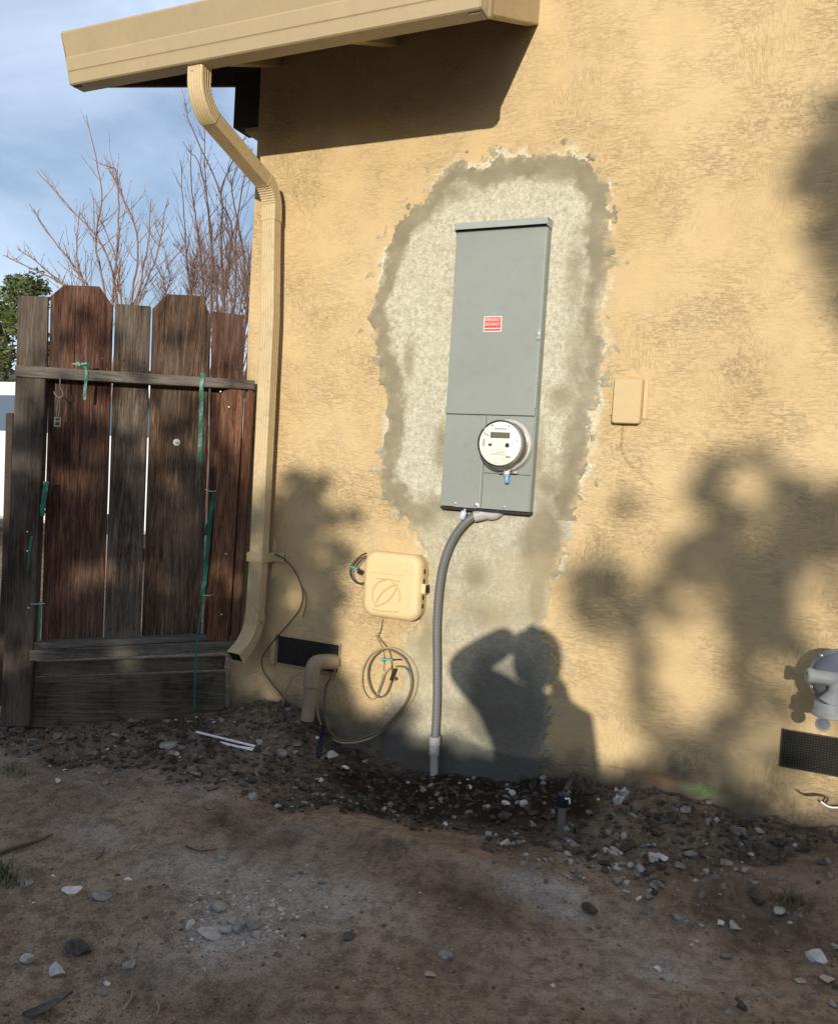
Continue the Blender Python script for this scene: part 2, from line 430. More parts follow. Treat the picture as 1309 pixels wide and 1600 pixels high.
M['van'] = paint('white_vehicle_paint', (.80, .80, .80), .25, .03, 2)
M['glass'] = paint('tinted_window_glass', (.10, .14, .20), .08, .05, 2)
M['rubber'] = paint('black_tyre_rubber', (.02, .02, .02), .8, .2, 10)
def stone(name, a, b, rough=.9):
    t = NT(name); r = t.rand(); n = t.noise(t.coord(), 40, 5, .65)
    v = t.mix(t.ramp(n, [(.35, 0.0), (.65, 1.0)]), a, b); v = t.mix(1.0, v, t.ramp(r, [(0, .75), (1, 1.15)]), 'MULTIPLY')
    return t.set(v, rough, t.bump(n, .004, .7), spec=.25)
M['st_white'] = stone('white_plaster_chip', (.46, .45, .43), (.68, .67, .65))
M['st_grey'] = stone('grey_stone', (.17, .155, .135), (.32, .30, .27))
M['st_light'] = stone('light_grey_stone', (.30, .285, .26), (.46, .44, .41))
M['st_dark'] = stone('dark_stone', (.055, .048, .04), (.12, .105, .088))
M['st_clod'] = stone('dirt_clod', (.13, .096, .068), (.26, .20, .15))
M['st_pink'] = stone('pinkish_stone', (.36, .29, .25), (.50, .42, .37))
M['st_soil'] = stone('soil_clod', (.040, .030, .022), (.12, .092, .068))
def dirt():
    t = NT('bare_dirt'); c = t.coord()
    a = t.noise(c, 3.0, 6, .62, .4); b = t.noise(c, 22, 6, .7); f = t.noise(c, 130, 5, .75); g = t.noise(t.coord((1, 1, 1), rot=(0, 0, 1)), 48, 4, .7)
    v = t.ramp(a, [(.30, (.200, .144, .098)), (.5, (.310, .232, .162)), (.7, (.41, .325, .243))])
    v = t.mix(t.ramp(b, [(.40, .65), (.56, 0.0)]), v, (.105, .074, .050))
    v = t.mix(t.ramp(f, [(.58, 0.0), (.72, .6)]), v, (.42, .355, .285))
    v = t.mix(t.ramp(f, [(.32, .85), (.44, 0.0)]), v, (.035, .025, .018))
    f2 = t.noise(c, 420, 3, .7); v = t.mix(1.0, v, t.ramp(f2, [(.35, .55), (.5, 1.0), (.65, 1.45)]), 'MULTIPLY')
    pal = t.math('MULTIPLY', t.attr('pale'), t.ramp(b, [(.32, .35), (.62, 1.0)]))
    v = t.mix(pal, v, t.mix(t.ramp(f, [(.4, 0.0), (.62, 1.0)]), (.32, .29, .255), (.56, .53, .49)))
    v = t.mix(t.math('MULTIPLY', t.attr('rub'), .62), v, t.mix(t.ramp(g, [(.42, 0.0), (.66, 1.0)]), (.042, .031, .022), (.205, .160, .118)))
    for sc, lo, cd, cl_ in ((85, .80, (.05, .038, .028), (.42, .37, .31)), (210, .70, (.06, .045, .033), (.36, .31, .26))):
        vo = t.n('ShaderNodeTexVoronoi'); vo.inputs['Scale'].default_value = sc; t.l(c, vo.inputs['Vector'])
        sp_ = t.n('ShaderNodeSeparateColor'); t.l(vo.outputs['Color'], sp_.inputs[0])
        msk = t.math('MULTIPLY', t.ramp(sp_.outputs[0], [(lo, 0.0), (lo+.02, 1.0)]), t.ramp(vo.outputs['Distance'], [(.26, 1.0), (.36, 0.0)]))
        v = t.mix(t.math('MULTIPLY', msk, .85), v, t.mix(sp_.outputs[1], cd, cl_))
    wet = t.attr('wet'); v = t.mix(wet, v, (.022, .012, .008))
    rr = t.ramp(wet, [(0, .95), (1, .7)])
    return t.set(v, rr, t.bump(f, .006, .9, t.bump(g, .010, .7, t.bump(b, .018, .8))), spec=.2)
M['dirt'] = dirt()

# ------------------------------------------------------------------ ground
def nonuni(lo, hi, step, far, k):
    core = np.arange(lo, hi+1e-6, step); g = (np.linspace(0, 1, k)[1:]**3)
    return np.concatenate([(lo - g*far)[::-1], core, hi + g*far])
gx = nonuni(-3.7, 1.2, 0.0125, 400, 26); gy = nonuni(-2.35, 0.08, 0.0115, 400, 26)
X, Y = np.meshgrid(gx, gy, indexing='ij'); Z = gh(X, Y)
pale = np.zeros_like(X); wetg = np.zeros_like(X)
for px, py, rx, ry, k in [(370, 1440, .22, .19, 1.0), (340, 1375, .24, .14, .95), (520, 1395, .24, .11, .85), (860, 1400, .18, .08, 1.0), (1010, 1500, .22, .12, .75), (940, 1460, .2, .07, .5), (290, 1225, .25, .06, .45),
                          (150, 1310, .2, .07, .45), (960, 1550, .2, .1, .4), (460, 1310, .18, .06, .5), (620, 1440, .3, .1, .3), (850, 1500, .3, .15, .25), (180, 1240, .35, .06, .3)]:
    p = GP(px, py); pale = np.maximum(pale, k*np.exp(-((X-p.x)/rx)**2 - ((Y-p.y)/ry)**2))
pale = np.clip(pale*(1+1.8*fbm(X*9, Y*9, 4, 55)), 0, 1)
for px, py, rx, ry, k in [(600, 1235, .22, .16, 1.2), (690, 1240, .26, .2, 1.3), (780, 1245, .26, .2, 1.3), (860, 1255, .16, .15, 1.2), (560, 1260, .2, .08, .9), (560, 1190, .3, .08, .5), (440, 1120, .25, .08, .4), (230, 1130, .4, .07, .35)]:
    p = GP(px, py); wetg = np.maximum(wetg, k*np.exp(-((X-p.x)/rx)**2 - ((Y-p.y)/ry)**2))
wetg = np.clip(smooth(wetg*1.25 + .6*fbm(X*10, Y*10, 4, 70)) * (.12 + .88*rubble_mask(X, Y)), 0, 1)
for px, py, rx, ry, k in [(390, 1300, .25, .05, .5), (730, 1400, .3, .08, .35), (640, 1340, .3, .06, .3), (760, 1300, .2, .04, .5), (120, 1490, .1, .05, .5), (250, 1560, .4, .1, .3), (1180, 1440, .25, .12, .4)]:
    p = GP(px, py); wetg = np.maximum(wetg, np.clip(k*np.exp(-((X-p.x)/rx)**2 - ((Y-p.y)/ry)**2)*(1+2.2*fbm(X*7, Y*7, 4, 75)), 0, 1))
rubm = rubble_mask(X, Y)*smooth((.6-Y)/.3)
ground = grid_mesh('ground', np.stack([X, Y, Z], -1).reshape(-1, 3), len(gx), len(gy), M['dirt'], attrs={'pale': pale.ravel(), 'wet': wetg.ravel(), 'rub': rubm.ravel()})
tag(ground, 'bare brown dirt yard with dusty and damp patches', None, None, 'structure')

# ------------------------------------------------------------------ house
CX, EX = -2.307, -1.05                 # left corner of the wall; where the low eave ends
house = thing('house', 'tan stucco house wall with a cement patch and low eave', 'house', (-1.0, 0.0, -1.1))
house_o = origin_of(house)
xs = np.arange(CX, 0.95, 0.007); xs = np.append(xs, [1.2, 1.8, 2.6, 3.6, 5.0, 7.0]); zs = np.concatenate([[-1.5], np.arange(-1.22, 1.832, 0.007)])
PX, PZ = np.meshgrid(xs, zs, indexing='ij')
PATCH = [(612, 792), (596, 760), (592, 740), (600, 700), (606, 650), (600, 600), (591, 560), (587, 520), (579, 492), (584, 462), (600, 428), (607, 390), (618, 360), (640, 332), (668, 311), (680, 282), (690, 264), (714, 251),
         (740, 256), (765, 262), (778, 244), (790, 254), (810, 244), (830, 246), (862, 237), (890, 241), (920, 256), (943, 281), (951, 320), (950, 360), (953, 392), (950, 430), (941, 470), (937, 500), (941, 530), (946, 560), (935, 600),
         (926, 640), (916, 690), (910, 740), (904, 770), (894, 802), (884, 840), (874, 880), (862, 920), (850, 958), (846, 990), (858, 1012), (862, 1060), (856, 1110), (850, 1160), (843, 1216), (845, 1300), (560, 1300), (590, 1170), (606, 1120), (600, 1095), (622, 1075), (634, 1040), (628, 1008), (652, 985), (662, 955),
         (668, 905), (666, 865), (652, 832), (632, 808)]
poly = np.array([(p.x, p.z) for p in WPL(PATCH)])
def sdist(px, pz):
    """signed distance to the patch outline, positive inside"""
    d = np.full(px.shape, 1e9); ins = np.zeros(px.shape, bool)
    for (ax, az), (bx, bz) in zip(poly, np.roll(poly, -1, 0)):
        ex, ez = bx-ax, bz-az; t = np.clip(((px-ax)*ex+(pz-az)*ez)/(ex*ex+ez*ez), 0, 1)
        d = np.minimum(d, np.hypot(px-ax-t*ex, pz-az-t*ez))
        c = ((az > pz) != (bz > pz)) & (px < (bx-ax)*(pz-az)/(bz-az+1e-12)+ax); ins ^= c
    return np.where(ins, d, -d)
sd = sdist(PX, PZ); ragged = fbm(PX*16, PZ*16, 5, 90, .6)*.06 + fbm(PX*48, PZ*48, 4, 93, .65)*.045
smear = smooth((sd + .038 + ragged*1.3 + .035*fbm(PX*5, PZ*5, 3, 96))/.03)*(PZ > -1.0)*smooth((PZ+.72)/.12)*smooth((fbm(PX*6, PZ*6, 3, 120)+.03)/.2)
dirt_shade = smooth((-.965 + .16*fbm(PX*3, PZ*1.5, 4, 130) + .10*fbm(PX*20, PZ*12, 3, 133) - PZ)/.13)*.9
dirt_shade = np.maximum(dirt_shade, .8*np.exp(-((PX+1.62)/.22)**2 - ((PZ+1.07)/.07)**2))  # shade at the left wall base, put into the dirt colour
g1, g2 = WP(1095, 1234), WP(1030, 1216)
grn = .5*np.exp(-((PX-g1.x)/.055)**2-((PZ-g1.z)/.018)**2); org = .3*np.exp(-((PX-g2.x)/.05)**2-((PZ-g2.z)/.014)**2)
crack = np.zeros_like(PX)
for pts in ([(575, 776), (600, 779), (625, 778)], [(845, 1200), (890, 1196), (960, 1199), (1020, 1212), (1080, 1222)], [(990, 600), (970, 700), (1020, 760)],
            [(900, 1204), (960, 1232), (1050, 1245)]):
    q = np.array([(p.x, p.z) for p in spline(WPL(pts), 6)])
    for (ax, az), (bx, bz) in zip(q[:-1], q[1:]):
        ex, ez = bx-ax, bz-az; t = np.clip(((PX-ax)*ex+(PZ-az)*ez)/(ex*ex+ez*ez), 0, 1)
        d = np.hypot(PX-ax-t*ex + .006*fbm(PX*30, PZ*30, 2, 150), PZ-az-t*ez); crack = np.maximum(crack, .6*smooth((.0045-d)/.004))
PYw = -0.006*fbm(PX*1.3, PZ*1.3, 3, 160) - .0025*fbm(PX*9, PZ*9, 3, 165) + crack*.002
wall = grid_mesh('front_wall', np.stack([PX, PYw, PZ], -1).reshape(-1, 3), len(xs), len(zs), M['stucco'], house,
                 attrs={'dirt': dirt_shade.ravel(), 'smear': np.clip(smear, 0, .9).ravel(), 'green': grn.ravel(), 'orange': org.ravel(), 'crack': crack.ravel()})
# the plaster patch, a few millimetres proud, with ragged edges
qx = np.arange(-1.78, -0.55, 0.0038); qz = np.arange(-1.26, 1.30, 0.0038)
QX, QZ = np.meshgrid(qx, qz, indexing='ij'); sd0 = sdist(QX, QZ); sp = sd0 + fbm(QX*16, QZ*16, 5, 90, .6)*.06 + fbm(QX*48, QZ*48, 4, 93, .65)*.045
isl = fbm(QX*26, QZ*26, 4, 280, .6) - .10 - np.clip(-sd0, 0, None)*2.2
sp = np.maximum(sp, np.where(sd0 > -.075, isl*.05, -1))
keepv = sp > -.004; keep = keepv[:-1, :-1] & keepv[1:, :-1] & keepv[:-1, 1:] & keepv[1:, 1:]
ring = np.exp(-((sp-.035)/(.048+.05*fbm(QX*3, QZ*3, 3, 207)))**2)
pan = np.maximum(np.abs(QX+1.117)-.183, np.abs(QZ-.41)-.535)            # distance from the panel
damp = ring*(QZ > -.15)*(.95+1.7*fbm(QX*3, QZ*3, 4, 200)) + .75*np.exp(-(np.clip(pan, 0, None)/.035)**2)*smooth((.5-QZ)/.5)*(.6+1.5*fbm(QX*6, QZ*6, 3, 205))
for px, py, rx, rz, k in [(905, 560, .06, .20, .55), (900, 430, .05, .2, .5), (690, 700, .04, .12, .6), (850, 840, .07, .16, 1.0), (650, 800, .10, .05, .9), (690, 790, .15, .05, .6), (880, 620, .07, .06, .7), (745, 900, .05, .05, .5), (640, 560, .03, .1, .6),
                          (860, 760, .09, .06, .7), (700, 300, .12, .05, .6), (880, 270, .12, .04, .8), (840, 930, .03, .1, .8), (665, 1000, .05, .10, .5), (760, 960, .12, .06, .35), (740, 1120, .14, .06, .4)]:
    p = WP(px, py); damp = np.maximum(damp, k*np.exp(-((QX-p.x)/rx)**2-((QZ-p.z)/rz)**2))
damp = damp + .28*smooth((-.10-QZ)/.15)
wet_shade = smooth((-1.02 + .10*fbm(QX*5, QZ*3, 3, 220) - QZ)/.09)
p = WP(790, 1110); wet_shade = np.maximum(wet_shade, .72*smooth((.27-np.hypot((QX-p.x)/.8, (QZ-p.z)/1.25) + .12*fbm(QX*7, QZ*7, 3, 290))/.14))  # wet cement, with the torso shadow's extra darkness put into its colour
p = WP(840, 1080); wet_shade = np.clip(np.maximum(wet_shade, .5*np.exp(-((QX-p.x)/.06)**2-((QZ-p.z)/.2)**2)), 0, .92)
tanm = np.clip(.6*np.exp(-((sp)/.016)**2)*(fbm(QX*25, QZ*25, 3, 230) > .02) + .35*smooth((-.15-QZ)/.2)*smooth(.5+2*fbm(QX*5, QZ*5, 3, 240)), 0, 1)
th = .0065*smooth(sp/.012 + .35) - .004 + .004*fbm(QX*6, QZ*6, 3, 250)*smooth(sp/.03) + .0022*fbm(QX*45, QZ*45, 4, 260, .6)
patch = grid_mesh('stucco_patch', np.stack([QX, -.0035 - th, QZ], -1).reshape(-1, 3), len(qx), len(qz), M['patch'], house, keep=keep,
                  attrs={'damp': np.clip(damp, 0, 1.2).ravel(), 'wet': wet_shade.ravel(), 'tan': tanm.ravel()})
patch['label'] = 'pale grey cement patch with darker damp edge'
# rest of the building
sl = (1.714-1.466)/.57                                                    # roof slope
MB().span((EX, .005, 1.74), (7, .2, 3.1)).build('upper_wall', M['stucco'], house)
MB().span((CX, .012, -1.5), (CX+.2, 8, 1.80)).build('side_wall', M['stucco'], house)
MB().span((6.8, .012, -1.5), (7.0, 8, 3.1)).build('side_wall', M['stucco'], house)
def rafter(x, w, h, name, mat, y0=-.585, y1=.35, bev=.004, dz=0.0):
    zz = lambda y: 1.714 + sl*y + dz
    return MB().prism([(x-w/2, y0, zz(y0)), (x-w/2, y1, zz(y1)), (x-w/2, y1, zz(y1)+h), (x-w/2, y0, zz(y0)+h)], (w, 0, 0), bev).build(name, mat, house)
rafter(-1.062, .045, .14, 'barge_board', M['barge'], y1=-.003)
rafter(-2.765, .045, .14, 'barge_board', M['soffit'], y1=1.2)
for x in (-1.65, -2.22): rafter(x, .045, .12, 'rafter', M['barge'], y1=-.003, dz=.012)
MB().prism([(-2.80, -.60, 1.714-sl*.6+.142), (-2.80, 3.2, 1.714+sl*3.2+.142), (-2.80, 3.2, 1.714+sl*3.2+.16), (-2.80, -.6, 1.714-sl*.6+.16)], (1.765, 0, 0)).build('roof_sheathing', M['soffit'], house)
MB().span((-2.742, -.590, 1.49), (-1.086, -.572, 1.60)).build('sub_fascia', M['soffit'], house)
rows = MB()
for k in range(14):
    y0 = -.622 + k*.27; y1 = y0+.30
    zz = lambda y: 1.714 + sl*y + .164
    n = 6
    for j in range(n):
        xa = -2.785 + (1.75/n)*j + .002; xb = xa + 1.75/n - .004
        rows.prism([(xa, y0, zz(y0)+.006), (xa, y1, zz(y1)-.001), (xa, y1, zz(y1)+.003), (xa, y0, zz(y0)+.013)], (xb-xa, 0, 0))
o = rows.build('shingle', M['shingle'], house); o['kind'] = 'stuff'
MB().span((-2.46, .02, 1.50), (CX-.002, .14, 1.74), .004).build('outlooker_beam', M['soffit'], house)
MB().span((-2.40, .03, 1.475), (CX-.002, .13, 1.498), .003).build('beam_trim', M['barge'], house)
MB().span((EX-.0, -.45, 3.1), (7.3, 8, 3.25), .01).build('roof', M['shingle'], house)
MB().prism([(-2.8, 3.2, 1.714+sl*3.2+.14), (-2.8, 8, 1.2), (-2.8, 8, 1.0), (-2.8, 3.2, 2.0)], (1.76, 0, 0)).build('rear_roof', M['shingle'], house)

# ------------------------------------------------------------------ gutter and downspout
gut = thing('roof_gutter', 'tan metal fascia gutter along the low eave', 'gutter', (-1.9, -.6, 1.46))
prof = [(-.530, 1.4665), (-.596, 1.4650), (-.602, 1.469), (-.6115, 1.508), (-.6165, 1.513), (-.6265, 1.557), (-.6245, 1.563), (-.6545, 1.640), (-.654, 1.6465), (-.640, 1.6465), (-.639, 1.640), (-.651, 1.638), (-.623, 1.563), (-.6145, 1.514), (-.599, 1.4735), (-.530, 1.4725)]
def gsec(x, p): return [Vector((x, a, b)) for a, b in p]
g = MB(); V = []
for x in np.linspace(-2.785, -1.035, 30): V += gsec(float(x), prof)
n = len(prof); F = []
for i in range(29):
    for k in range(n): F.append((i*n+k, i*n+(k+1) % n, (i+1)*n+(k+1) % n, (i+1)*n+k))
g.add(V, F); g.build('gutter_trough', M['gutter'], gut, 25)
outer = [(-.530, 1.467), (-.596, 1.4655), (-.602, 1.469), (-.6115, 1.508), (-.6265, 1.557), (-.654, 1.640), (-.648, 1.648), (-.530, 1.648)]
for x, w in ((-2.789, .003), (-1.034, .004)):
    MB().prism(gsec(x, outer), (w, 0, 0)).build('end_cap', M['gutter'], gut)
MB().span((-1.0335, -.535, 1.475), (-1.028, -.515, 1.65)).span((-1.0335, -.575, 1.475), (-1.029, -.566, 1.65)).build('end_cap_seam', M['gutter'], gut)

ds = thing('downspout', 'tan corrugated downspout running from the gutter down the house corner', 'downspout', (-2.135, -.07, -.9))
def rprof(w, d, nr=5, depth=.003):
    """rectangular pipe outline with shallow ridges on its four sides"""
    out = []
    for sx, sy, L, H in ((1, 0, w, d), (0, 1, d, w), (-1, 0, w, d), (0, -1, d, w)):
        k = nr if L == w else nr-1
        for i in range(k*4+1):
            t = -.5 + .9*(i/(k*4))*1.0 + .05
            rg = depth*(.5-.5*math.cos(2*pi*i/4)) if 0 < i < k*4 else 0
            e = H/2 - depth + rg
            a = t*L
            if sx == 1: out.append((a, -e))
            elif sy == 1: out.append((e, a))
            elif sx == -1: out.append((-a, e))
            else: out.append((-e, -a))
    return out
pw, pd = .074, .062
PR = rprof(pw, pd)
xdir = Vector((1, 0, 0))
xv = [(-.86, -2.143), (-.408, -2.133), (.617, -2.137), (1.10, -2.160), (1.47, -2.176)]
def xat(z): return interp(z, [a for a, _ in xv], [b for _, b in xv])
def arc(y0, z0, r, a0, a1, n=22, sgn=1):
    return [(y0 + r*math.cos(R(a0+(a1-a0)*i/n)), z0 + r*math.sin(R(a0+(a1-a0)*i/n))) for i in range(n+1)]
def pathyz(pts): return [Vector((xat(z), y, z)) for y, z in pts]
# direction of the offset leg: from (y=-.55,z~1.36) to (y=-.07,z~1.16)
upper = [(-.553, 1.466), (-.553, 1.44)] + arc(-.553+.125, 1.415, .125, 180, 243, 26)
lower = arc(-.0755-.11, 1.09, .11, 63, 0, 26) + [(-.0755, 1.06), (-.0755, 1.035)]
def pleat(i0, i1, amp=.004, side=-1):
    def sc(i, prof):
        if i < i0 or i > i1: return prof
        k = amp*(.5-.5*math.cos(2*pi*(i-i0)/3.0)); out = []
        for a, b in prof:
            w = min(1, max(0, side*b/.031*.75+.35))
            out.append((a*(1-k/.037*w*.5), b*(1-k/.031*w)))
        return out
    return sc
MB().sweep(PR, pathyz(upper), xdir, pleat(2, 27)).build('upper_elbow', M['spout'], ds, 50)
la, lb = upper[-1], lower[0]
leg = [(la[0]+(lb[0]-la[0])*t, la[1]+(lb[1]-la[1])*t) for t in np.linspace(-.03, 1.02, 20)]
MB().sweep([(a*.95, b*.95) for a, b in PR], pathyz(leg), xdir).build('offset_leg', M['spout'], ds, 50)
MB().sweep([(a*1.01, b*1.01) for a, b in PR], pathyz(lower), xdir, pleat(1, 25, .004, 1)).build('middle_elbow', M['spout'], ds, 50)
MB().sweep([(a*.93, b*.93) for a, b in PR], pathyz([(-.0755, z) for z in np.linspace(1.05, -.70, 40)]), xdir).build('pipe', M['spout'], ds, 50)
foot = [(-.0755, -.66), (-.0755, -.70)] + arc(-.0755-.16, -.685, .16, 0, -56, 26)
tx, tz = foot[-1]; foot += [(tx-.04*i/3*math.sin(R(56)), tz-.04*i/3*math.cos(R(56))) for i in (1, 2, 3)]
ftp = []
for i, (y, z) in enumerate(foot): ftp.append(Vector((xat(max(z, -.86)) - .0005*i, y, z)))
MB().sweep(PR, ftp, xdir, pleat(2, 27, .0022, 1), cap=False).build('bottom_elbow', M['spout'], ds, 50)
e = ftp[-1]; t = (ftp[-1]-ftp[-2]).normalized()
MB().sweep([(a*.93, b*.93) for a, b in PR], [e - t*.012, e - t*.0115], xdir).build('elbow_shade', M['dark'], ds)  # dark plug painted as the shade inside the pipe mouth
zb = -.41
xb_ = xat(zb)
MB().span((xb_-.0405, -.110, zb-.020), (xb_+.0405, -.1065, zb+.020), .001).span((xb_+.037, -.1065, zb-.020), (xb_+.0405, -.006, zb+.020), .001).span((xb_-.0405, -.1065, zb-.020), (xb_-.037, -.006, zb+.020), .001).span((xb_+.0405, -.0105, zb-.02), (xb_+.085, -.007, zb+.02), .001).build('strap', M['spout'], ds)
MB().lathe([(.005, 0), (.005, .003), (.002, .005)], (xb_+.066, -.0105, zb), (0, -1, 0), 10).build('screw', M['zinc'], ds)
MB().lathe([(.004, 0), (.004, .002), (.001, .004)], (-2.185, -.585, 1.445), (0, -1, 0), 8).build('screw', M['zinc'], ds)

# ------------------------------------------------------------------ electrical panel, meter, tags
x0, x1, z0, z1 = -1.300, -.934, -.126, .945
ep = thing('electrical_panel', 'tall grey steel electrical panel on the cement patch', 'electrical panel', (-1.117, -.03, z0))
MB().span((x0, -.052, z0), (x1, .01, z1), .002).build('cabinet', M['steel'], ep)
MB().prism([(x0-.003, .0, z1+.028), (x0-.003, -.074, z1+.024), (x0-.003, -.076, z1-.001), (x0-.003, -.073, z1-.001), (x0-.003, -.071, z1+.018), (x0-.003, 0, z1+.020)], (x1-x0+.006, 0, 0), .0006).build('rain_hood', M['steel_lt'], ep)
for xa, xb in ((x0-.003, x0-.0005), (x1+.0005, x1+.003)): MB().span((xa, -.0725, z1-.006), (xb, 0, z1+.021)).build('hood_end', M['steel_lt'], ep)
MB().span((x0+.003, -.0625, .2370), (x1-.004, -.0525, z1-.014), .0018).build('main_door', M['steel'], ep)
MB().span((x0+.001, -.0650, .2365), (x1-.002, -.0525, .262), .0018).build('door_flange', M['steel'], ep)
MB().span((x1-.0038, -.0645, .264), (x1-.0008, -.0527, z1-.014), .0006).build('edge_strip', M['steel_lt'], ep)
xd = -1.128
MB().span((x0+.003, -.0605, z0+.001), (xd-.002, -.0525, .2335), .0018).build('breaker_cover', M['steel'], ep)
zc = .0125
xh = -1.034
MB().span((xd+.003, -.0600, zc+.001), (x1-.004, -.0525, .2335), .0015).build('meter_cover', M['steel'], ep)
MB().span((xd+.003, -.0600, z0+.001), (x1-.004, -.0525, zc-.001), .0018).build('lower_cover', M['steel'], ep)
MB().span((xd-.006, -.0635, z0+.002), (xd-.0015, -.0607, .232), .0006).build('cover_flange', M['steel_lt'], ep)
MB().span((x0, -.0535, z0-.012), (x1, .0, z0-.0015), .001).build('bottom_shade_strip', M['black'], ep)  # black strip standing in for the shadow under the panel
for px, py in ((711, 786), (787, 792)):
    p = WP(px, py, .062); MB().lathe([(.0055, 0), (.0055, .002), (.003, .004), (.0001, .0045)], (p.x, -.0603, p.z), (0, -1, 0), 14).build('screw', M['zinc'], ep, True)
p = WP(841, 522, .06); MB().span((x1-.012, -.071, p.z-.022), (x1+.002, -.0648, p.z+.020), .002).build('door_latch', M['steel_lt'], ep)
MB().lathe([(.006, 0), (.006, .004), (.0001, .0045)], (x1-.005, -.071, p.z), (0, -1, 0), 12).build('latch_knob', M['zinc'], ep)
# bottom hasp
a = WP(742, 789, .062)
MB().box((a.x, -.0635, a.z-.002), (.034, .006, .018), None, .002).lathe([(.008, 0), (.008, .006), (.004, .007), (.0001, .007)], (a.x+.006, -.0665, a.z+.002), (0, -1, 0), 16).build('hasp', M['zinc'], ep)
MB().span((a.x-.085, -.066, a.z-.013), (a.x+.006, -.061, a.z-.009), .001).build('hasp_bar', M['zinc'], ep)
# sticker
c = WP(769.5, 506, .0635); sx, sz = .072, .058
MB().span((c.x-sx/2, -.0634, c.z-sz/2), (c.x+sx/2, -.0626, c.z+sz/2)).build('warning_sticker', M['wht'], ep)
stk = [q for q in ep.children if q.name.startswith('warning_sticker')][0]
MB().span((c.x-sx/2+.003, -.0638, c.z-sz/2+.003), (c.x+sx/2-.003, -.06345, c.z+sz/2-.003)).build('sticker_field', M['red'], stk)
def text_mesh(body, size, loc, mat, parent, name, width=None):
    cu_ = bpy.data.curves.new('lettering', 'FONT'); cu_.body = body; cu_.size = size; cu_.align_x = 'CENTER'; cu_.align_y = 'CENTER'; cu_.extrude = .0002
    to = bpy.data.objects.new('lettering', cu_); COL.objects.link(to); dg = bpy.context.evaluated_depsgraph_get(); dg.update()
    me = bpy.data.meshes.new_from_object(to.evaluated_get(dg)); bpy.data.objects.remove(to)
    w = max(v.co.x for v in me.vertices)-min(v.co.x for v in me.vertices); k = (width/w) if width else 1
    base = origin_of(parent); P = Vector(loc) - base
    for v in me.vertices: v.co = Vector((v.co.x*k, -v.co.z, v.co.y)) + P
    me.materials.clear(); me.materials.append(mat)
    o = bpy.data.objects.new(name, me); COL.objects.link(o); o.parent = parent; return o
text_mesh('EMERGENCY', .0155, (c.x, -.0641, c.z+.0155), M['wht'], stk, 'lettering', .060)
text_mesh('DISCONNECT', .0155, (c.x, -.0641, c.z-.001), M['wht'], stk, 'lettering', .060)
MB().span((c.x-.030, -.0642, c.z-.0185), (c.x+.030, -.0639, c.z-.0150)).build('sticker_line', M['wht'], stk)
sc = MB()
for dx, hgt in ((-.012, .016), (-.006, .011), (.000, .009), (.006, .012), (.013, .020)):
    sc.span((c.x+dx-.001, -.0633, c.z+.034), (c.x+dx+.001, -.06255, c.z+.034+hgt))
o = sc.build('scuff_mark', M['steel_lt'], ep)

mt = thing('electric_meter', 'round glass electric meter with a white face on the grey panel', 'electric meter', (-1.034, -.062, .1235))
mc = Vector((-1.034, -.0615, .1235)); ax = (0, -1, 0)
MB().lathe([(.100, 0), (.1015, .003), (.1015, .008), (.096, .013), (.090, .0135), (.090, .010), (.098, .004)][:5] + [(.084, .016)], mc, ax, 64).build('socket_ring', M['steel_lt'], mt, 30)
MB().lathe([(.0995, .013), (.1005, .016), (.1005, .021), (.096, .025), (.088, .0255)], mc, ax, 64).build('sealing_ring', M['alu'], mt, 30)
MB().lathe([(.083, .018), (.083, .070), (.0822, .074)], mc, ax, 64).build('meter_can', M['alu'], mt, 30)
fc = mc + Vector((0, -.094, 0))
MB().lathe([(.0815, -.0195), (.0820, -.006), (.0805, -.001), (.0785, 0)], fc, ax, 64).build('face_plate', M['white'], mt, 30)
def glass():
    t = NT('clear_meter_glass'); tr = t.n('ShaderNodeBsdfTransparent'); gl = t.n('ShaderNodeBsdfGlossy'); gl.inputs['Roughness'].default_value = .04
    fr = t.n('ShaderNodeFresnel'); fr.inputs['IOR'].default_value = 1.35; ms = t.n('ShaderNodeMixShader')
    tr.inputs[0].default_value = (.97, .97, .95, 1)
    t.l(fr.outputs[0], ms.inputs[0]); t.l(tr.outputs[0], ms.inputs[1]); t.l(gl.outputs[0], ms.inputs[2]); t.l(ms.outputs[0], t.out.inputs[0])
    return t.m
M['clear'] = glass()
MB().lathe([(.0885, .022), (.0880, .060), (.0868, .094), (.082, .1005), (.060, .1025), (.0001, .1030)], mc, ax, 64).build('glass_cover', M['clear'], mt, 60)
MB().lathe([(.0875, .088), (.0892, .091), (.0875, .094)], mc, ax, 64, False).build('cover_rim', M['fitting'], mt, 30)
face = [q for q in mt.children if q.name.startswith('face_plate')][0]
def fb(u0, v0, u1, v1, mat, name, h=.0006):
    return MB().span((fc.x+u0, fc.y-h-.0001, fc.z+v0), (fc.x+u1, fc.y-.0001, fc.z+v1)).build(name, mat, face)
fb(-.038, .020, .038, .042, M['lcd'], 'display', .001)
fb(-.024, .0525, .026, .0560, M['ink'], 'print_line')
fb(-.043, -.010, -.030, -.001, M['black'], 'optical_port', .002)
fb(-.010, -.0005, .016, .0005, M['ink'], 'print_line'); fb(-.010, -.0095, .016, -.0085, M['ink'], 'print_line')
MB().lathe([(.0085, 0), (.0085, .002), (.0035, .003), (.0001, .002)], fc+Vector((.030, -.0001, -.005)), ax, 18).build('optical_eye', M['black'], face)
fb(-.066, -.012, -.058, .016, M['inkfaint'], 'print_line')
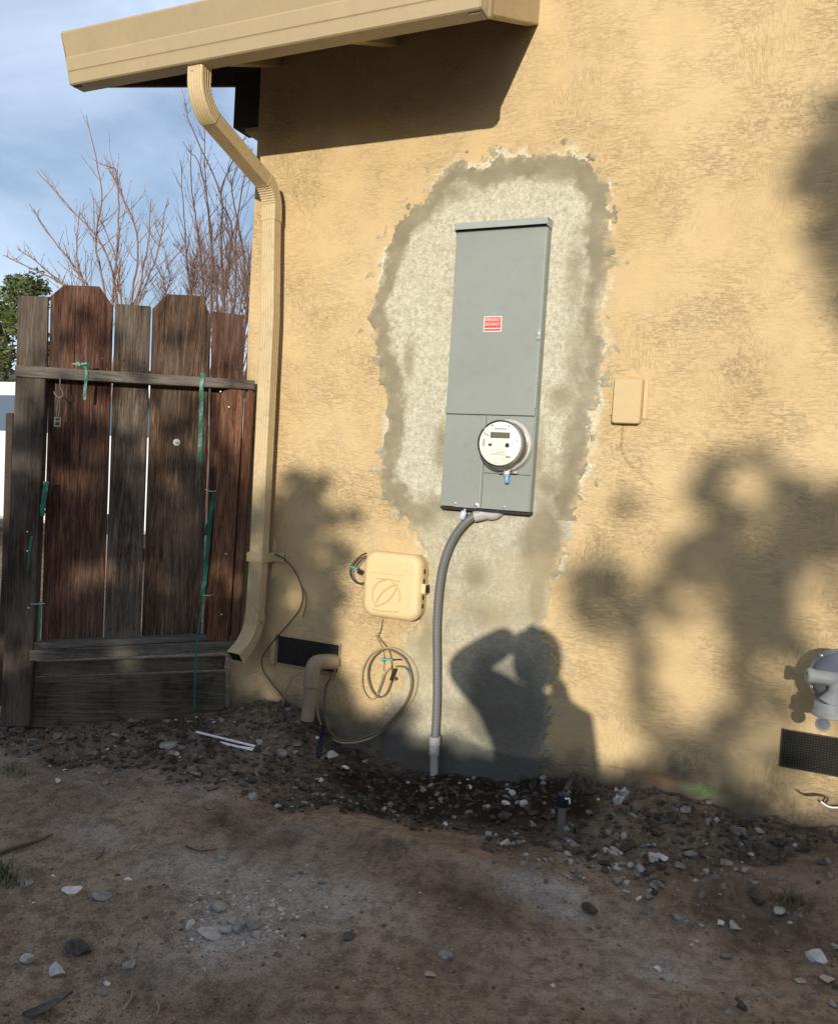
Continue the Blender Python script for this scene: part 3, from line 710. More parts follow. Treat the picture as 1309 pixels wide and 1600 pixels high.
for i, (u, v, w) in enumerate(((-.002, -.018, .045), (-.002, -.0235, .075), (0, -.029, .070), (.003, -.0335, .036), (-.002, -.0385, .058), (-.002, -.0425, .056), (-.002, -.0545, .040))):
    k = MB(); x = u-w/2; rr = random.Random(i)
    while x < u+w/2:
        l = rr.uniform(.002, .007); k.span((fc.x+x, fc.y-.0006, fc.z+v), (fc.x+x+l, fc.y-.0001, fc.z+v+.0017)); x += l+rr.uniform(.0012, .003)
    k.build('print_line', M['ink'] if i in (3, 4, 5) else M['inkfaint'], face)
fb(.026, -.051, .044, -.0455, M['ink'], 'print_mark')
for u, v in ((-.033, .066), (.033, .066), (.068, .015), (-.010, -.070)):
    MB().lathe([(.0028, 0), (.0028, .0015), (.0001, .002)], fc+Vector((u, -.0001, v)), ax, 10).build('rivet', M['zinc'] if v < 0 else M['black'], face)
MB().prism([(fc.x-.066, fc.y-.0001, fc.z+.040), (fc.x-.045, fc.y-.0001, fc.z+.030), (fc.x-.045, fc.y-.0001, fc.z+.026), (fc.x-.066, fc.y-.0001, fc.z+.037)], (0, -.0008, 0)).build('print_mark', M['ink'], face)
# clamp of the sealing ring
k = mc + Vector((.012, -.018, -.106))
MB().box(k+Vector((-.010, 0, 0)), (.006, .016, .026), None, .001).box(k+Vector((.006, 0, .002)), (.006, .016, .026), None, .001).tube([k+Vector((-.034, -.004, -.002)), k+Vector((.040, -.004, .004))], .0035, 8).box(k+Vector((.030, -.004, .004)), (.016, .010, .012), None, .002).build('ring_clamp', M['zinc'], mt)

def locktag(name, label, top, ln, r, mat, lean):
    t = thing(name, label, 'seal tag', top, 'barrel seals')
    d = Vector((lean, 0, -1)).normalized()
    MB().tube([top, top+d*.012], r*.55, 10).build('seal_stem', M['zinc'], t)
    b = top+d*.010
    MB().lathe([(r*.7, 0), (r, .004), (r, ln-.008), (r*.8, ln-.003), (.0001, ln)], b, d, 16).build('seal_body', mat, t, 50)
    return t
locktag('seal_tag', 'bright blue seal tag hanging under the electric meter', WP(792, 736, .085), .038, .0092, M['blue'], .03)
locktag('seal_tag', 'pale silvery blue seal tag hanging below the panel hasp', WP(727, 795, .072), .036, .0125, M['paleblue'], -.35)

# ------------------------------------------------------------------ conduit
cd = thing('flexible_conduit', 'grey flexible conduit curving from panel to ground', 'conduit', WP(679, 1200, .05))
cp = spline(WPL([(756, 803, .03), (745, 805, .045), (731, 813, .055), (714, 832, .06), (700, 858, .06), (690, 892, .058), (684.5, 935, .055), (682, 985, .052), (682.5, 1040, .05), (682, 1100, .05), (679.5, 1153, .05)]), 40)
rr = [.0160 + (.0004 if i % 4 < 2 else 0.0) for i in range(len(cp))]
MB().tube(cp, rr, 16).build('hose', M['conduit'], cd, 60)
MB().tube(spline(WPL([(781, 797, .028), (776, 803, .03), (768, 805, .032), (757, 803.5, .034), (748, 804.5, .04)]), 8), [.019]*33, 16).build('upper_elbow', M['fitting'], cd, 50)
p, q = WP(757, 803.5, .032), WP(740, 807.5, .048)
MB().tube([p, p.lerp(q, .5), p.lerp(q, .52), q], [.0225, .0225, .0215, .0215], 10).build('connector_nut', M['fitting'], cd, 30)
p, q = WP(679.5, 1151, .05), WP(678, 1180, .05); r_ = WP(678, 1212, .05)
MB().tube([p, p.lerp(q, .45), p.lerp(q, .5), q], [.0235, .0235, .0205, .0205], 14).build('lower_coupling', M['fitting'], cd, 30)
MB().tube([q, r_], .0165, 14).build('stub_pipe', M['fitting'], cd, 40)

# ------------------------------------------------------------------ communications box
tb = thing('utility_box', 'rounded cream plastic utility box left of the grey conduit', 'utility box', (-1.48, -.05, -.6))
bx0, bx1, bz0, bz1 = -1.612, -1.352, -.600, -.330
def rrect(x0, z0, x1, z1, r, y, n=7):
    out = []
    for cx, cz, a in ((x1-r, z1-r, 0), (x0+r, z1-r, 90), (x0+r, z0+r, 180), (x1-r, z0+r, 270)):
        for i in range(n): t = R(a+90*i/(n-1)); out.append(Vector((cx+r*math.cos(t), y, cz+r*math.sin(t))))
    return out
def loft(rings, cap=True):
    m = MB(); V = [p for r in rings for p in r]; n = len(rings[0]); F = []
    for i in range(len(rings)-1):
        for k in range(n): F.append((i*n+k, i*n+(k+1) % n, (i+1)*n+(k+1) % n, (i+1)*n+k))
    if cap: F.append(tuple((len(rings)-1)*n+k for k in range(n)))
    m.add(V, F); return m
loft([rrect(bx0+.006, bz0+.006, bx1-.004, bz1-.006, .045, -.001), rrect(bx0+.006, bz0+.006, bx1-.004, bz1-.006, .045, -.040)]).build('box_base', M['creamdk'], tb, 40)
lid = loft([rrect(bx0, bz0, bx1-.002, bz1, .050, -.043), rrect(bx0-.001, bz0-.001, bx1-.001, bz1+.001, .050, -.060), rrect(bx0+.003, bz0+.003, bx1-.005, bz1-.003, .048, -.074), rrect(bx0+.012, bz0+.012, bx1-.014, bz1-.012, .042, -.084), rrect(bx0+.022, bz0+.022, bx1-.024, bz1-.022, .036, -.0875), rrect(bx0+.034, bz0+.034, bx1-.040, bz1-.034, .03, -.0880)]).build('lid', M['cream'], tb, 60)
loft([rrect(bx0+.030, bz1-.088, bx1-.072, bz1-.048, .006, -.0878), rrect(bx0+.032, bz1-.086, bx1-.074, bz1-.050, .005, -.0896)]).build('raised_panel', M['cream'], lid, 30)
ec = Vector((-1.497, -.0882, -.503)); er = .062
em = MB()
def strip(pts, w, h=.0022):
    Q = [Vector(p) for p in pts]; em.tube(Q, w, 6)
for a0, a1 in ((95, 235), (-20, 70)):
    strip([ec+Vector((er*math.cos(R(a)), 0, er*math.sin(R(a)))) for a in np.linspace(a0, a1, 22)], .0042)
for o1, bow in ((-.020, .020), (.020, -.020)):
    pts = []
    for t in np.linspace(-1, 1, 16):
        u = Vector((.70*t, 0, .72*t))*er*1.12; n_ = Vector((-.72, 0, .70))
        pts.append(ec+u+n_*(-o1*(1-t*t)))
    strip(pts, .0042)
strip([ec+Vector((-.058, 0, -.062)), ec+Vector((-.02, 0, -.066)), ec+Vector((.058, 0, -.060))], .0035)
strip([ec+Vector((-.050, 0, .064)), ec+Vector((.0, 0, .067)), ec+Vector((.058, 0, .062))], .0035)
em.build('emblem', M['creamdk'], lid, True)
xl = bx1+.004
MB().box((xl, -.052, -.463), (.022, .030, .040), None, .004).build('latch', M['cream'], tb)
MB().box((xl+.012, -.052, -.463), (.004, .026, .030), None, .001).build('latch_clip', M['black'], tb)
for zc_ in (-.395, -.435, -.500, -.535): MB().box((bx1-.002, -.050, zc_), (.006, .010, .018), None, .001).build('hinge_slot', M['dark'], tb)
lc = thing('cable_loop', 'small loop of dark and green wires tucked left of the cream box', 'cable', WP(556, 915, .02))
def Z3(pts, d=.02): return spline([WP(540+a/8.18, 840+b/8.18, d) for a, b in pts], 8)
MB().tube(Z3([(260, 195), (190, 230), (120, 300), (60, 390), (55, 470), (100, 550), (160, 590), (240, 610)]), .0022, 6).build('wire', M['cableblk'], lc, True)
MB().tube(Z3([(260, 230), (170, 280), (100, 370), (80, 450), (110, 540), (170, 580), (240, 575)], .03), .0022, 6).build('wire', M['cableblk'], lc, True)
MB().tube(Z3([(260, 260), (200, 290), (150, 360), (150, 400), (185, 445)], .035), .0025, 6).build('wire', M['cableblk'], lc, True)
MB().tube(Z3([(50, 375), (90, 380), (150, 410)], .036), .006, 6).build('green_sleeve', M['teal'], lc, True)
p = WP(540+182/8.18, 840+440/8.18, .036); MB().box(p, (.018, .012, .020), Matrix.Rotation(.5, 3, 'Y'), .002).build('plug', M['black'], lc)

# ------------------------------------------------------------------ blank cover plate on the right
cb = thing('cover_plate', 'blank tan rectangular cover right of the cement patch', 'cover plate', (-.61, -.02, .22))
a, b = WP(959.5, 590, .035), WP(999, 662, .035)
loft([rrect(a.x, b.z, b.x, a.z, .010, .0), rrect(a.x, b.z, b.x, a.z, .010, -.031), rrect(a.x+.003, b.z+.003, b.x-.003, a.z-.003, .009, -.035)]).build('cover', M['plate'], cb, 40)
MB().span((a.x-.012, -.008, b.z+.03), (a.x-.0005, -.001, a.z), .001).build('backing_plate', M['plate'], cb)
MB().span((b.x+.002, -.006, b.z+.02), (b.x+.016, -.001, a.z-.0), .001).build('backing_plate', M['plate'], cb)

# ------------------------------------------------------------------ foundation vents
def vent(x0, z0, x1, z1, label, wood_side=False):
    t = thing('foundation_vent', label, 'vent', ((x0+x1)/2, -.004, z0), 'wire screened vents at the foot of the wall')
    MB().span((x0, -.0095, z0), (x1, -.0065, z1)).build('recess_shade', M['dark'], t)  # flat dark plate in place of the shaded hole behind the screen
    fr = MB()
    for q in (((x0-.004, -.012, z1), (x1+.004, -.0066, z1+.004)), ((x0-.004, -.012, z0-.004), (x1+.004, -.0066, z0)), ((x0-.004, -.0119, z0), (x0, -.0066, z1)), ((x1, -.0119, z0), (x1+.004, -.0066, z1))): fr.span(*q)
    fr.build('frame', M['mesh'] if not wood_side else M['barge'], t)
    w = MB(); pitch = .0085; r = .0011
    def wire(a, b):
        a = Vector(a); b = Vector(b); d = (b-a).normalized(); s_ = d.cross(Vector((0, 1, 0)))*r
        y = Vector((0, -r, 0)); w.add([a+s_, a-y*0+y, a-s_, b+s_, b+y, b-s_], [(0, 3, 4, 1), (1, 4, 5, 2)])
    x = x0+pitch/2
    while x < x1: wire((x, -.0125+random.uniform(-.0008, .0008), z0), (x, -.0125, z1)); x += pitch
    z = z0+pitch/2
    while z < z1: wire((x0, -.0130+random.uniform(-.0008, .0008), z), (x1, -.0130, z)); z += pitch
    o = w.build('wire_screen', M['mesh'], t); o['kind'] = 'stuff'
    return t
v1 = vent(-2.055, -.875, -1.745, -.755, 'dark wire vent behind the cream elbow pipe', True)
MB().span((-2.088, -.020, -.885), (-2.064, -.002, -.752), .003).build('timber_jamb', M['barge'], v1)
vent(-.005, -.922, .395, -.800, 'dark wire vent below the gas regulator')

# ------------------------------------------------------------------ cream pipe with elbow
pv = thing('vent_pipe', 'cream painted elbow pipe entering the left vent', 'pipe', WP(480, 1118, .11))
b0, b1, b2 = WP(480, 1125, .11), WP(487, 1062, .11), WP(488, 1040, .11)
MB().tube([b0, b1], .028, 24).build('pipe', M['pvc'], pv, 40)
el = spline([b1+Vector((0, 0, -.01)), b1+Vector((.0, 0, .03)), b2+Vector((.008, .012, .006)), b2+Vector((.026, .050, .010)), b2+Vector((.048, .104, .004))], 8)
MB().tube(el, .033, 24).build('elbow', M['pvc'], pv, 40)
MB().tube([b1+Vector((0, 0, -.028)), b1+Vector((0, 0, .012))], .034, 24).build('collar', M['pvc'], pv, 40)

# ------------------------------------------------------------------ cables
def Zc(pts, d=.02): return spline([WP(400+q[0]/4.675, 960+q[1]/4.675, q[2] if len(q) > 2 else d) for q in pts], 7)
cc = thing('cable_coil', 'coiled tan and brown cable hanging on the wall below the utility box', 'cable coil', WP(600, 1100, .03))
MB().tube(Zc([(583, 400, .012), (545, 465, .03), (515, 520), (500, 600), (502, 680), (520, 760), (548, 820), (570, 838, .03)]), .0038, 7).build('cable', M['cable'], cc, True)
MB().tube(Zc([(492, 535, .02), (462, 610), (447, 690), (462, 770), (490, 840), (545, 902), (620, 938, .05), (720, 938, .05), (820, 912, .04), (900, 870), (1000, 800), (1085, 700), (1155, 590), (1178, 470), (1150, 365), (1080, 285), (990, 247), (900, 256), (825, 310), (780, 400), (771, 500), (790, 575), (832, 622), (880, 598), (920, 500), (945, 425), (990, 385)]), .0042, 7).build('cable', M['cablelt'], cc, True)
MB().tube(Zc([(505, 690, .025), (515, 780, .03), (560, 880, .04), (620, 918, .05), (700, 926, .05), (820, 890, .04), (950, 825, .035), (1050, 720, .035), (1120, 600, .035), (1140, 480, .035), (1100, 345, .03), (1020, 278, .03), (940, 258, .03), (862, 310, .03), (822, 390, .03), (820, 480, .03), (850, 565, .03), (900, 606, .03), (950, 580, .03), (985, 500, .03), (1002, 450, .03)]), .0038, 7).build('cable', M['cable'], cc, True)
MB().tube(Zc([(1020, 382, .03), (1085, 388, .03), (1128, 450, .03), (1130, 545, .03), (1085, 655, .03), (1015, 745, .03), (920, 832, .03), (840, 880, .04)]), .0038, 7).build('cable', M['cable'], cc, True)
MB().tube(Zc([(925, 35, .005), (912, 115, .012), (895, 158), (932, 212), (970, 262), (988, 340), (994, 450)]), .0016, 6).build('thin_wire', M['cableblk'], cc, True)
MB().tube(Zc([(872, 158, .012), (895, 156, .012)]), .0016, 6).build('thin_wire', M['cableblk'], cc, True)
MB().tube(Zc([(880, 165, .012), (920, 250), (935, 330), (930, 410), (960, 420)]), .0016, 6).build('thin_wire', M['cablelt'], cc, True)
MB().tube(Zc([(915, 332, .035), (960, 330, .035), (1000, 334, .035)]), .0045, 8).box(WP(400+925/4.675, 960+332/4.675, .035), (.010, .012, .016), None, .001).build('green_clip', M['teal'], cc)
MB().tube(Zc([(1000, 334, .035), (1030, 332, .035), (1058, 333, .035)]), .0028, 8).build('clip_tip', M['black'], cc)
MB().tube(Zc([(1015, 400, .035), (1000, 440, .035), (985, 480, .035)]), [.007]*15, 8).tube(Zc([(1010, 460, .035), (1022, 485, .035)]), .005, 8).build('connector', M['black'], cc)
MB().tube(Zc([(930, 440, .032), (915, 500, .032), (890, 570, .032)]), .0035, 8).build('silver_sleeve', M['zinc'], cc)
def Zd(pts, d=.02): return spline([WP(330+q[0]/5.714, 840+q[1]/5.714, q[2] if len(q) > 2 else d) for q in pts], 8)
lw = tag(MB().tube(Zd([(570, 148, .012), (650, 190), (740, 290), (800, 420), (818, 520), (790, 640), (705, 755), (590, 885), (495, 1005), (452, 1090), (465, 1190), (545, 1305), (640, 1420), (770, 1600, .03)]), .0027, 7).build('cable', M['cableblk'], None, True),
         'long dark cable dropping from the downspout strap to the dirt', 'cable')
tag(MB().tube(Zd([(805, 430, .014), (840, 500, .014), (845, 590, .014), (818, 715, .014)]), .0027, 7).build('cable', M['cable'], None, True), 'short stray cable end on the wall right of the downspout', 'cable')
tag(MB().tube(Zd([(800, 1205, .06), (725, 1265, .05), (670, 1360, .04), (640, 1480, .035), (618, 1610, .03)]), .0030, 7).build('cable', M['cablelt'], None, True), 'pale cable bending down beside the cream elbow pipe', 'cable')

# ------------------------------------------------------------------ gas regulator
gr = thing('gas_regulator', 'grey round gas regulator mounted above the right vent', 'gas regulator', (.096, -.14, -.58))
gc = Vector((.150, -.15, -.572)); gax = Vector((-.22, -1, .06)).normalized()
MB().lathe([(.046, -.085), (.070, -.06), (.085, -.020), (.094, -.010), (.094, .004)], gc, gax, 48).build('rear_housing', M['gas'], gr, 60)
MB().lathe([(.096, .005), (.096, .014), (.083, .018), (.079, .034), (.060, .054), (.038, .060), (.0001, .061)], gc, gax, 48).build('front_housing', M['gas'], gr, 40)
bxa = gax.orthogonal().normalized(); bya = gax.cross(bxa)
for k in range(10):
    t = 2*pi*k/10+.3; p = gc + (bxa*math.cos(t)+bya*math.sin(t))*.0895 + gax*.0142
    MB().lathe([(.006, 0), (.006, .005), (.003, .006), (.003, .009), (.0001, .009)], p, gax, 8).build('bolt', M['zinc'], gr)
bp = gc + gax*.066 + Vector((-.022, 0, .004))
MB().tube([bp+Vector((-.055, -.012, .004)), bp+Vector((-.02, -.012, .004)), bp+Vector((.02, 0, 0)), bp+Vector((.05, .012, -.004))], [.021, .021, .024, .020], 18).build('valve_body', M['gaslt'], gr, 40)
MB().lathe([(.0235, -.006), (.0235, .010), (.020, .014), (.012, .0145), (.012, .011), (.0001, .011)], bp+Vector((-.052, -.013, .004)), (-.95, -.3, 0), 20).build('adjuster_cap', M['gaslt'], gr, 30)
MB().tube([bp+Vector((.018, -.004, 0)), bp+Vector((.020, -.006, -.035)), bp+Vector((.012, -.008, -.060)), bp+Vector((.006, -.010, -.075))], [.020, .022, .030, .036], 20).build('neck', M['gaslt'], gr, 50)
MB().lathe([(.040, 0), (.043, .004), (.043, .028), (.048, .031), (.048, .043), (.040, .046), (.0001, .046)], bp+Vector((.004, -.010, -.070)), (0, 0, -1), 28).build('spring_cup', M['gaslt'], gr, 40)
MB().lathe([(.018, 0), (.020, .004), (.020, .010)], bp+Vector((-.008, -.018, -.136)), (-.1, -1, .05), 24).build('vent_disc', M['gas'], gr, 40)
tor = MB(); tor.tube([bp+Vector((-.008, -.030, -.136)) + (Vector((1, 0, 0))*math.cos(a)+Vector((0, 0, 1))*math.sin(a))*.020 for a in np.linspace(0, 2*pi, 28)], .0032, 8); tor.build('vent_ring', M['gaslt'], gr, True)
MB().tube([bp+Vector((-.008, -.022, -.118)), bp+Vector((-.006, -.018, -.105))], .006, 8).build('vent_stem', M['gaslt'], gr)
MB().tube([bp+Vector((.05, .012, -.004)), bp+Vector((.12, .025, -.008)), bp+Vector((.20, .03, -.01))], [.020, .020, .020], 16).build('outlet_pipe', M['gas'], gr, 40)
gp = thing('gas_riser', 'grey gas riser pipe standing right of the regulator', 'pipe', (.30, -.18, -1.1))
MB().tube([(.30, -.185, -.50), (.30, -.185, -1.25)], .024, 18).build('riser_pipe', M['gas'], gp, 40)
MB().tube([(.30, -.185, -.86), (.30, -.185, -.99)], .042, 18).build('union', M['gas'], gp, 40)
MB().box((.30, -.185, -.60), (.085, .06, .06), None, .012).build('valve', M['gaslt'], gp)
wr = thing('loose_wire', 'black and white wire ends sticking out beside the right vent', 'wire', WP(1290, 1250, .03))
MB().tube(spline(WPL([(1246, 1236, .03), (1258, 1243, .03), (1276, 1243, .03), (1291, 1246, .03), (1293, 1250, .03), (1290, 1255, .03), (1296, 1261, .03)]), 6), .0028, 7).build('black_wire', M['cableblk'], wr, True)
MB().tube(spline(WPL([(1282, 1253, .032), (1291, 1259, .032), (1300, 1262, .032), (1316, 1262, .03)]), 6), .0030, 7).build('white_wire', M['cablewht'], wr, True)

# ------------------------------------------------------------------ timber gate and fence
fg = thing('wooden_gate', 'dark weathered wooden gate beside the house corner', 'gate', FPt(200, 1050, -.05) )
rot35 = Matrix.Rotation(TH, 3, 'Z')
def fpoly(pts, off): return [FPt(a, b, off) for a, b in pts]
def board(pts, mat, off, thick, name='board', bev=.0015, parent=None):
    return MB().prism(fpoly(pts, off), -FN*thick, bev).build(name, mat, parent or fg)
OB = -.072
def local_spin(o): return o
board([(28, 461), (75, 463), (71, 700), (58, 1012), (10, 1014), (22, 700)], M['wood_board_grey'], OB, .020)
board([(79, 462), (100, 445), (155, 447), (176, 478), (168, 760), (159, 1004), (64, 1008), (75, 650)], M['wood_board_red'], OB, .020)
board([(180, 474), (235, 478), (228, 720), (218, 1002), (162, 1004), (171, 760)], M['wood_board_grey'], OB-.004, .020)
board([(238, 482), (262, 459), (312, 462), (328, 490), (324, 700), (313, 998), (221, 1002), (231, 720)], M['wood_board'], OB, .020)
board([(331, 486), (381, 492), (378, 700), (368, 994), (317, 998), (327, 720)], M['wood_board_red'], OB-.003, .020)
ck = MB().prism(fpoly([(117, 470), (118.2, 470), (116.5, 574), (115.3, 574)], OB+.0006), FN*.0004).build('split', M['dark'], fg)
board([(23, 570), (398, 594), (398, 608.5), (23, 588)], M['wood_rail'], .003, .072, 'rail', .002)
board([(48, 1005), (330, 993), (330, 1001), (47, 1016)], M['wood_rail'], -.012, .055, 'rail', .002)
board([(46, 1016.5), (372, 1001), (371, 1018), (46, 1033)], M['wood_rail'], -.002, .040, 'rail', .002)
board([(24, 588), (71, 591), (59, 860), (45, 1136), (0, 1136), (12, 860)], M['wood_post'], -.003, .070, 'post', .004)
def rnd_top(xl, xr, yt, yb, xlb, xrb):
    return [(xl, yt+9), (xl+4, yt+3), ((xl+xr)/2, yt), (xr-3, yt+2), (xr, yt+7), (xrb, yb), (xlb, yb)]
board(rnd_top(346, 381, 607, 1002, 322, 358), M['wood_red'], -.010, .060, 'stud', .003)
board(rnd_top(382.5, 398, 608, 1002, 360, 374), M['wood_red'], -.006, .066, 'stud', .003)
for i, (ya, yb_) in enumerate(((1034, 1058), (1059, 1140))):
    board([(42, ya+2), (352, ya-8), (350, yb_-12), (38, yb_)], M['wood_old'], -.05-.006*i, .030, 'kick_board', .003)
for px, py in ((345, 612), (358, 636), (353, 866), (346, 960), (43, 831), (43, 861), (45, 950)):
    p = FPt(px, py, -.003); MB().lathe([(.004, 0), (.004, .002), (.0001, .003)], p, FN, 8).build('nail', M['zinc'], fg)
for px, py in ((92, 556), (160, 560), (192, 562), (224, 565), (252, 566), (312, 570), (340, 573), (370, 576), (80, 985), (146, 984), (172, 983), (210, 982), (232, 981), (302, 978)):
    p = FPt(px, py, OB); MB().lathe([(.0042, 0), (.0042, .0015), (.0001, .002)], p, FN, 8).build('nail', M['mesh'], fg)
# far fence continuing to the left behind the post
ff = thing('fence_post', 'slim dark timber post left of the gate in front of the white van', 'post', FPt(8, 1120, -.45))
MB().prism(fpoly([(9, 645), (21, 645), (14, 900), (6, 1130), (-12, 1130), (2, 900)], -.30), -FN*.06, .004).build('post', M['soffit'], ff)

def ribbon(name, label, pts, w, off, mat=None, tw=0.0, group=None, knot=False):
    P = spline([FPt(a, b, off + (q[0] if q else 0)) for a, b, *q in pts], 6); m = MB(); V = []; F = []
    for i, p in enumerate(P):
        a = tw*i/len(P) + .15*math.sin(i*.9); d = FT*math.cos(a) + FN*math.sin(a)
        ww = w*(1+.12*math.sin(i*1.7))
        V += [p-d*ww/2, p+d*ww/2, p+d*ww/2-FN*.0012, p-d*ww/2-FN*.0012]
    for i in range(len(P)-1):
        for k in range(4): F.append((i*4+k, i*4+(k+1) % 4, i*4+4+(k+1) % 4, i*4+4+k))
    m.add(V, F)
    if knot:
        k = P[0]
        m.tube([k-FT*.022+Vector((0, 0, -.002)), k-FT*.01+Vector((0, 0, .006)), k+FT*.012+Vector((0, 0, .002)), k+FT*.022+Vector((0, 0, -.006))], [.003, .009, .008, .004], 7)
        V = [k+FT*.05+FN*.004, k+FT*.02+FN*.006+Vector((0, 0, .012)), k+FT*.015+FN*.006+Vector((0, 0, -.006))]
        m.add(V+[v-FN*.001 for v in V], [(0, 1, 2), (3, 5, 4), (0, 3, 4, 1), (1, 4, 5, 2), (2, 5, 3, 0)])
    return tag(m.build(name, mat or M['green'], None), label, 'plastic tie', 'green plastic ties on the gate')
ribbon('plastic_tie', 'knotted green tie around the top rail of the gate, with a short tail', [(132, 570), (135, 585), (133, 605), (132, 624)], .012, .008, knot=True)
ribbon('plastic_tie', 'long green tie hanging down from the top rail by the right gap', [(317, 583), (315, 600), (314, 640), (313, 680), (312, 723)], .017, .010)
ribbon('plastic_tie', 'short wide green tie on the gap right of the big post, halfway up', [(72, 752), (70, 770), (67, 790), (66, 806)], .020, .004, tw=.5)
ribbon('plastic_tie', 'narrow green tie low in the left gap of the gate', [(63, 940), (62, 965), (60, 1002)], .010, -.004, tw=.4)
ribbon('plastic_tie', 'dark green tie strip twisted on the face of the big post', [(50, 838), (46, 860), (44, 880), (42, 905)], .010, .002, tw=1.2)
ribbon('plastic_tie', 'green tie trailing over the bottom rail down to the dirt', [(318, 930), (312, 970), (307, 1010), (305, 1050), (304, 1085), (303, 1112)], .009, .014, tw=.8)
ribbon('plastic_tie', 'dark green tie looped behind the reddish stud', [(336, 770), (330, 800), (325, 850), (320, 905), (316, 930)], .018, -.055, tw=.2)
hk = thing('wire_hook', 'bent wire hook hanging from the gate rail with a small buckle', 'hook', FPt(93, 600, .0))
MB().tube(spline([FPt(a, b, .006) for a, b in ((94, 590), (94, 605), (98, 613), (97, 619), (92, 621), (87, 617), (84, 612))], 6), .0028, 7).build('hook', M['gas'], hk, True)
MB().tube(spline([FPt(a, b, .007) for a, b in ((92, 619), (89, 635), (88.5, 650))], 5), .0018, 6).tube(spline([FPt(a, b, .007) for a, b in ((93.5, 619), (93, 635), (92, 650))], 5), .0018, 6).build('loop', M['gas'], hk, True)
p = FPt(90, 659, .006)
bk = MB()
for dx, dz, sx_, sz_ in ((-.011, 0, .005, .040), (.011, 0, .005, .040), (0, .018, .018, .005), (0, -.018, .018, .005), (0, .002, .018, .005)): bk.box(p+FT*dx+Vector((0, 0, dz)), (sx_, .005, sz_), rot35)
bk.build('buckle', M['gas'], hk)
kb = thing('gate_badge', 'small round white badge on the wide gate board', 'badge', FPt(276, 692, OB+.003))
MB().lathe([(.0155, 0), (.0155, .004), (.011, .006), (.0001, .006)], FPt(276, 691, OB+.001), FN, 18).build('disc', M['white'], kb, 40)
MB().box(FPt(277, 692, OB+.0075), (.016, .001, .005), rot35).build('mark', M['ink'], kb)
MB().tube([FPt(320, 765, -.01), FPt(330, 768, .0), FPt(338, 767, -.008)], .002, 6).tube([FPt(318, 930, -.01), FPt(327, 931, .0), FPt(333, 929, -.008)], .002, 6).tube([FPt(48, 944, -.002), FPt(60, 944, .004), FPt(70, 943, -.004)], .0015, 6).build('tie_wire', M['zinc'], fg)

# ------------------------------------------------------------------ beyond the gate: van, shed, trees
vn = thing('parked_van', 'white van parked behind the gate at the left', 'van', (-8.3, 4.4, -1.3))
def vspan(a, b, bev=.05, mat='van', name='body'): return MB().span(a, b, bev).build(name, M[mat], vn)
body_prof = [(-11.2, -.85), (-11.2, -.1), (-10.9, .05), (-10.2, .68), (-9.9, .78), (-6.3, .78), (-6.15, .70), (-6.08, -.85)]
MB().prism([(x, 3.9, z) for x, z in body_prof], (0, 1.8, 0), .04).build('body', M['van'], vn)
for xa, xb in ((-10.35, -9.55), (-9.45, -8.2), (-8.1, -6.9), (-6.85, -6.25)):
    MB().prism([(xa+.0, 3.895, .20), (xb, 3.895, .20), (xb-.03, 3.895, .62), (xa+(.30 if xa < -10 else .03), 3.895, .62)], (0, -.008, 0), .002).build('window', M['glass'], vn)
for xw in (-10.3, -7.0):
    w = MB().lathe([(.22, 0), (.33, .0), (.345, .05), (.345, .17), (.33, .22), (.2, .22)], (xw, 4.10, -1.0), (0, -1, 0), 28).build('wheel', M['rubber'], vn, 40)
    MB().lathe([(.20, .19), (.19, .21), (.05, .23), (.0001, .23)], (xw, 4.10, -1.0), (0, -1, 0), 24).build('rim', M['zinc'], w, 40)
MB().span((-9.48, 3.885, -.6), (-9.47, 3.897, .7)).build('door_seam', M['black'], vn)
MB().span((-11.24, 3.95, -.72), (-6.04, 5.65, -.85), .02).build('bumper', M['black'], vn)
sh = thing('neighbour_house', 'low brown roofed house far behind the van', 'house', (-16, 13, -1.3))
MB().span((-22, 12, -1.4), (-11.5, 17, 1.25)).build('wall', M['barge'], sh)
MB().prism([(-22.5, 11.6, 1.2), (-22.5, 14.5, 2.3), (-22.5, 17.4, 1.2), (-22.5, 14.5, 1.35)], (11.4, 0, 0)).build('roof', M['shingle'], sh)
MB().span((-15, 11.97, -.4), (-13.6, 12.0, .7)).build('window', M['glass'], sh)

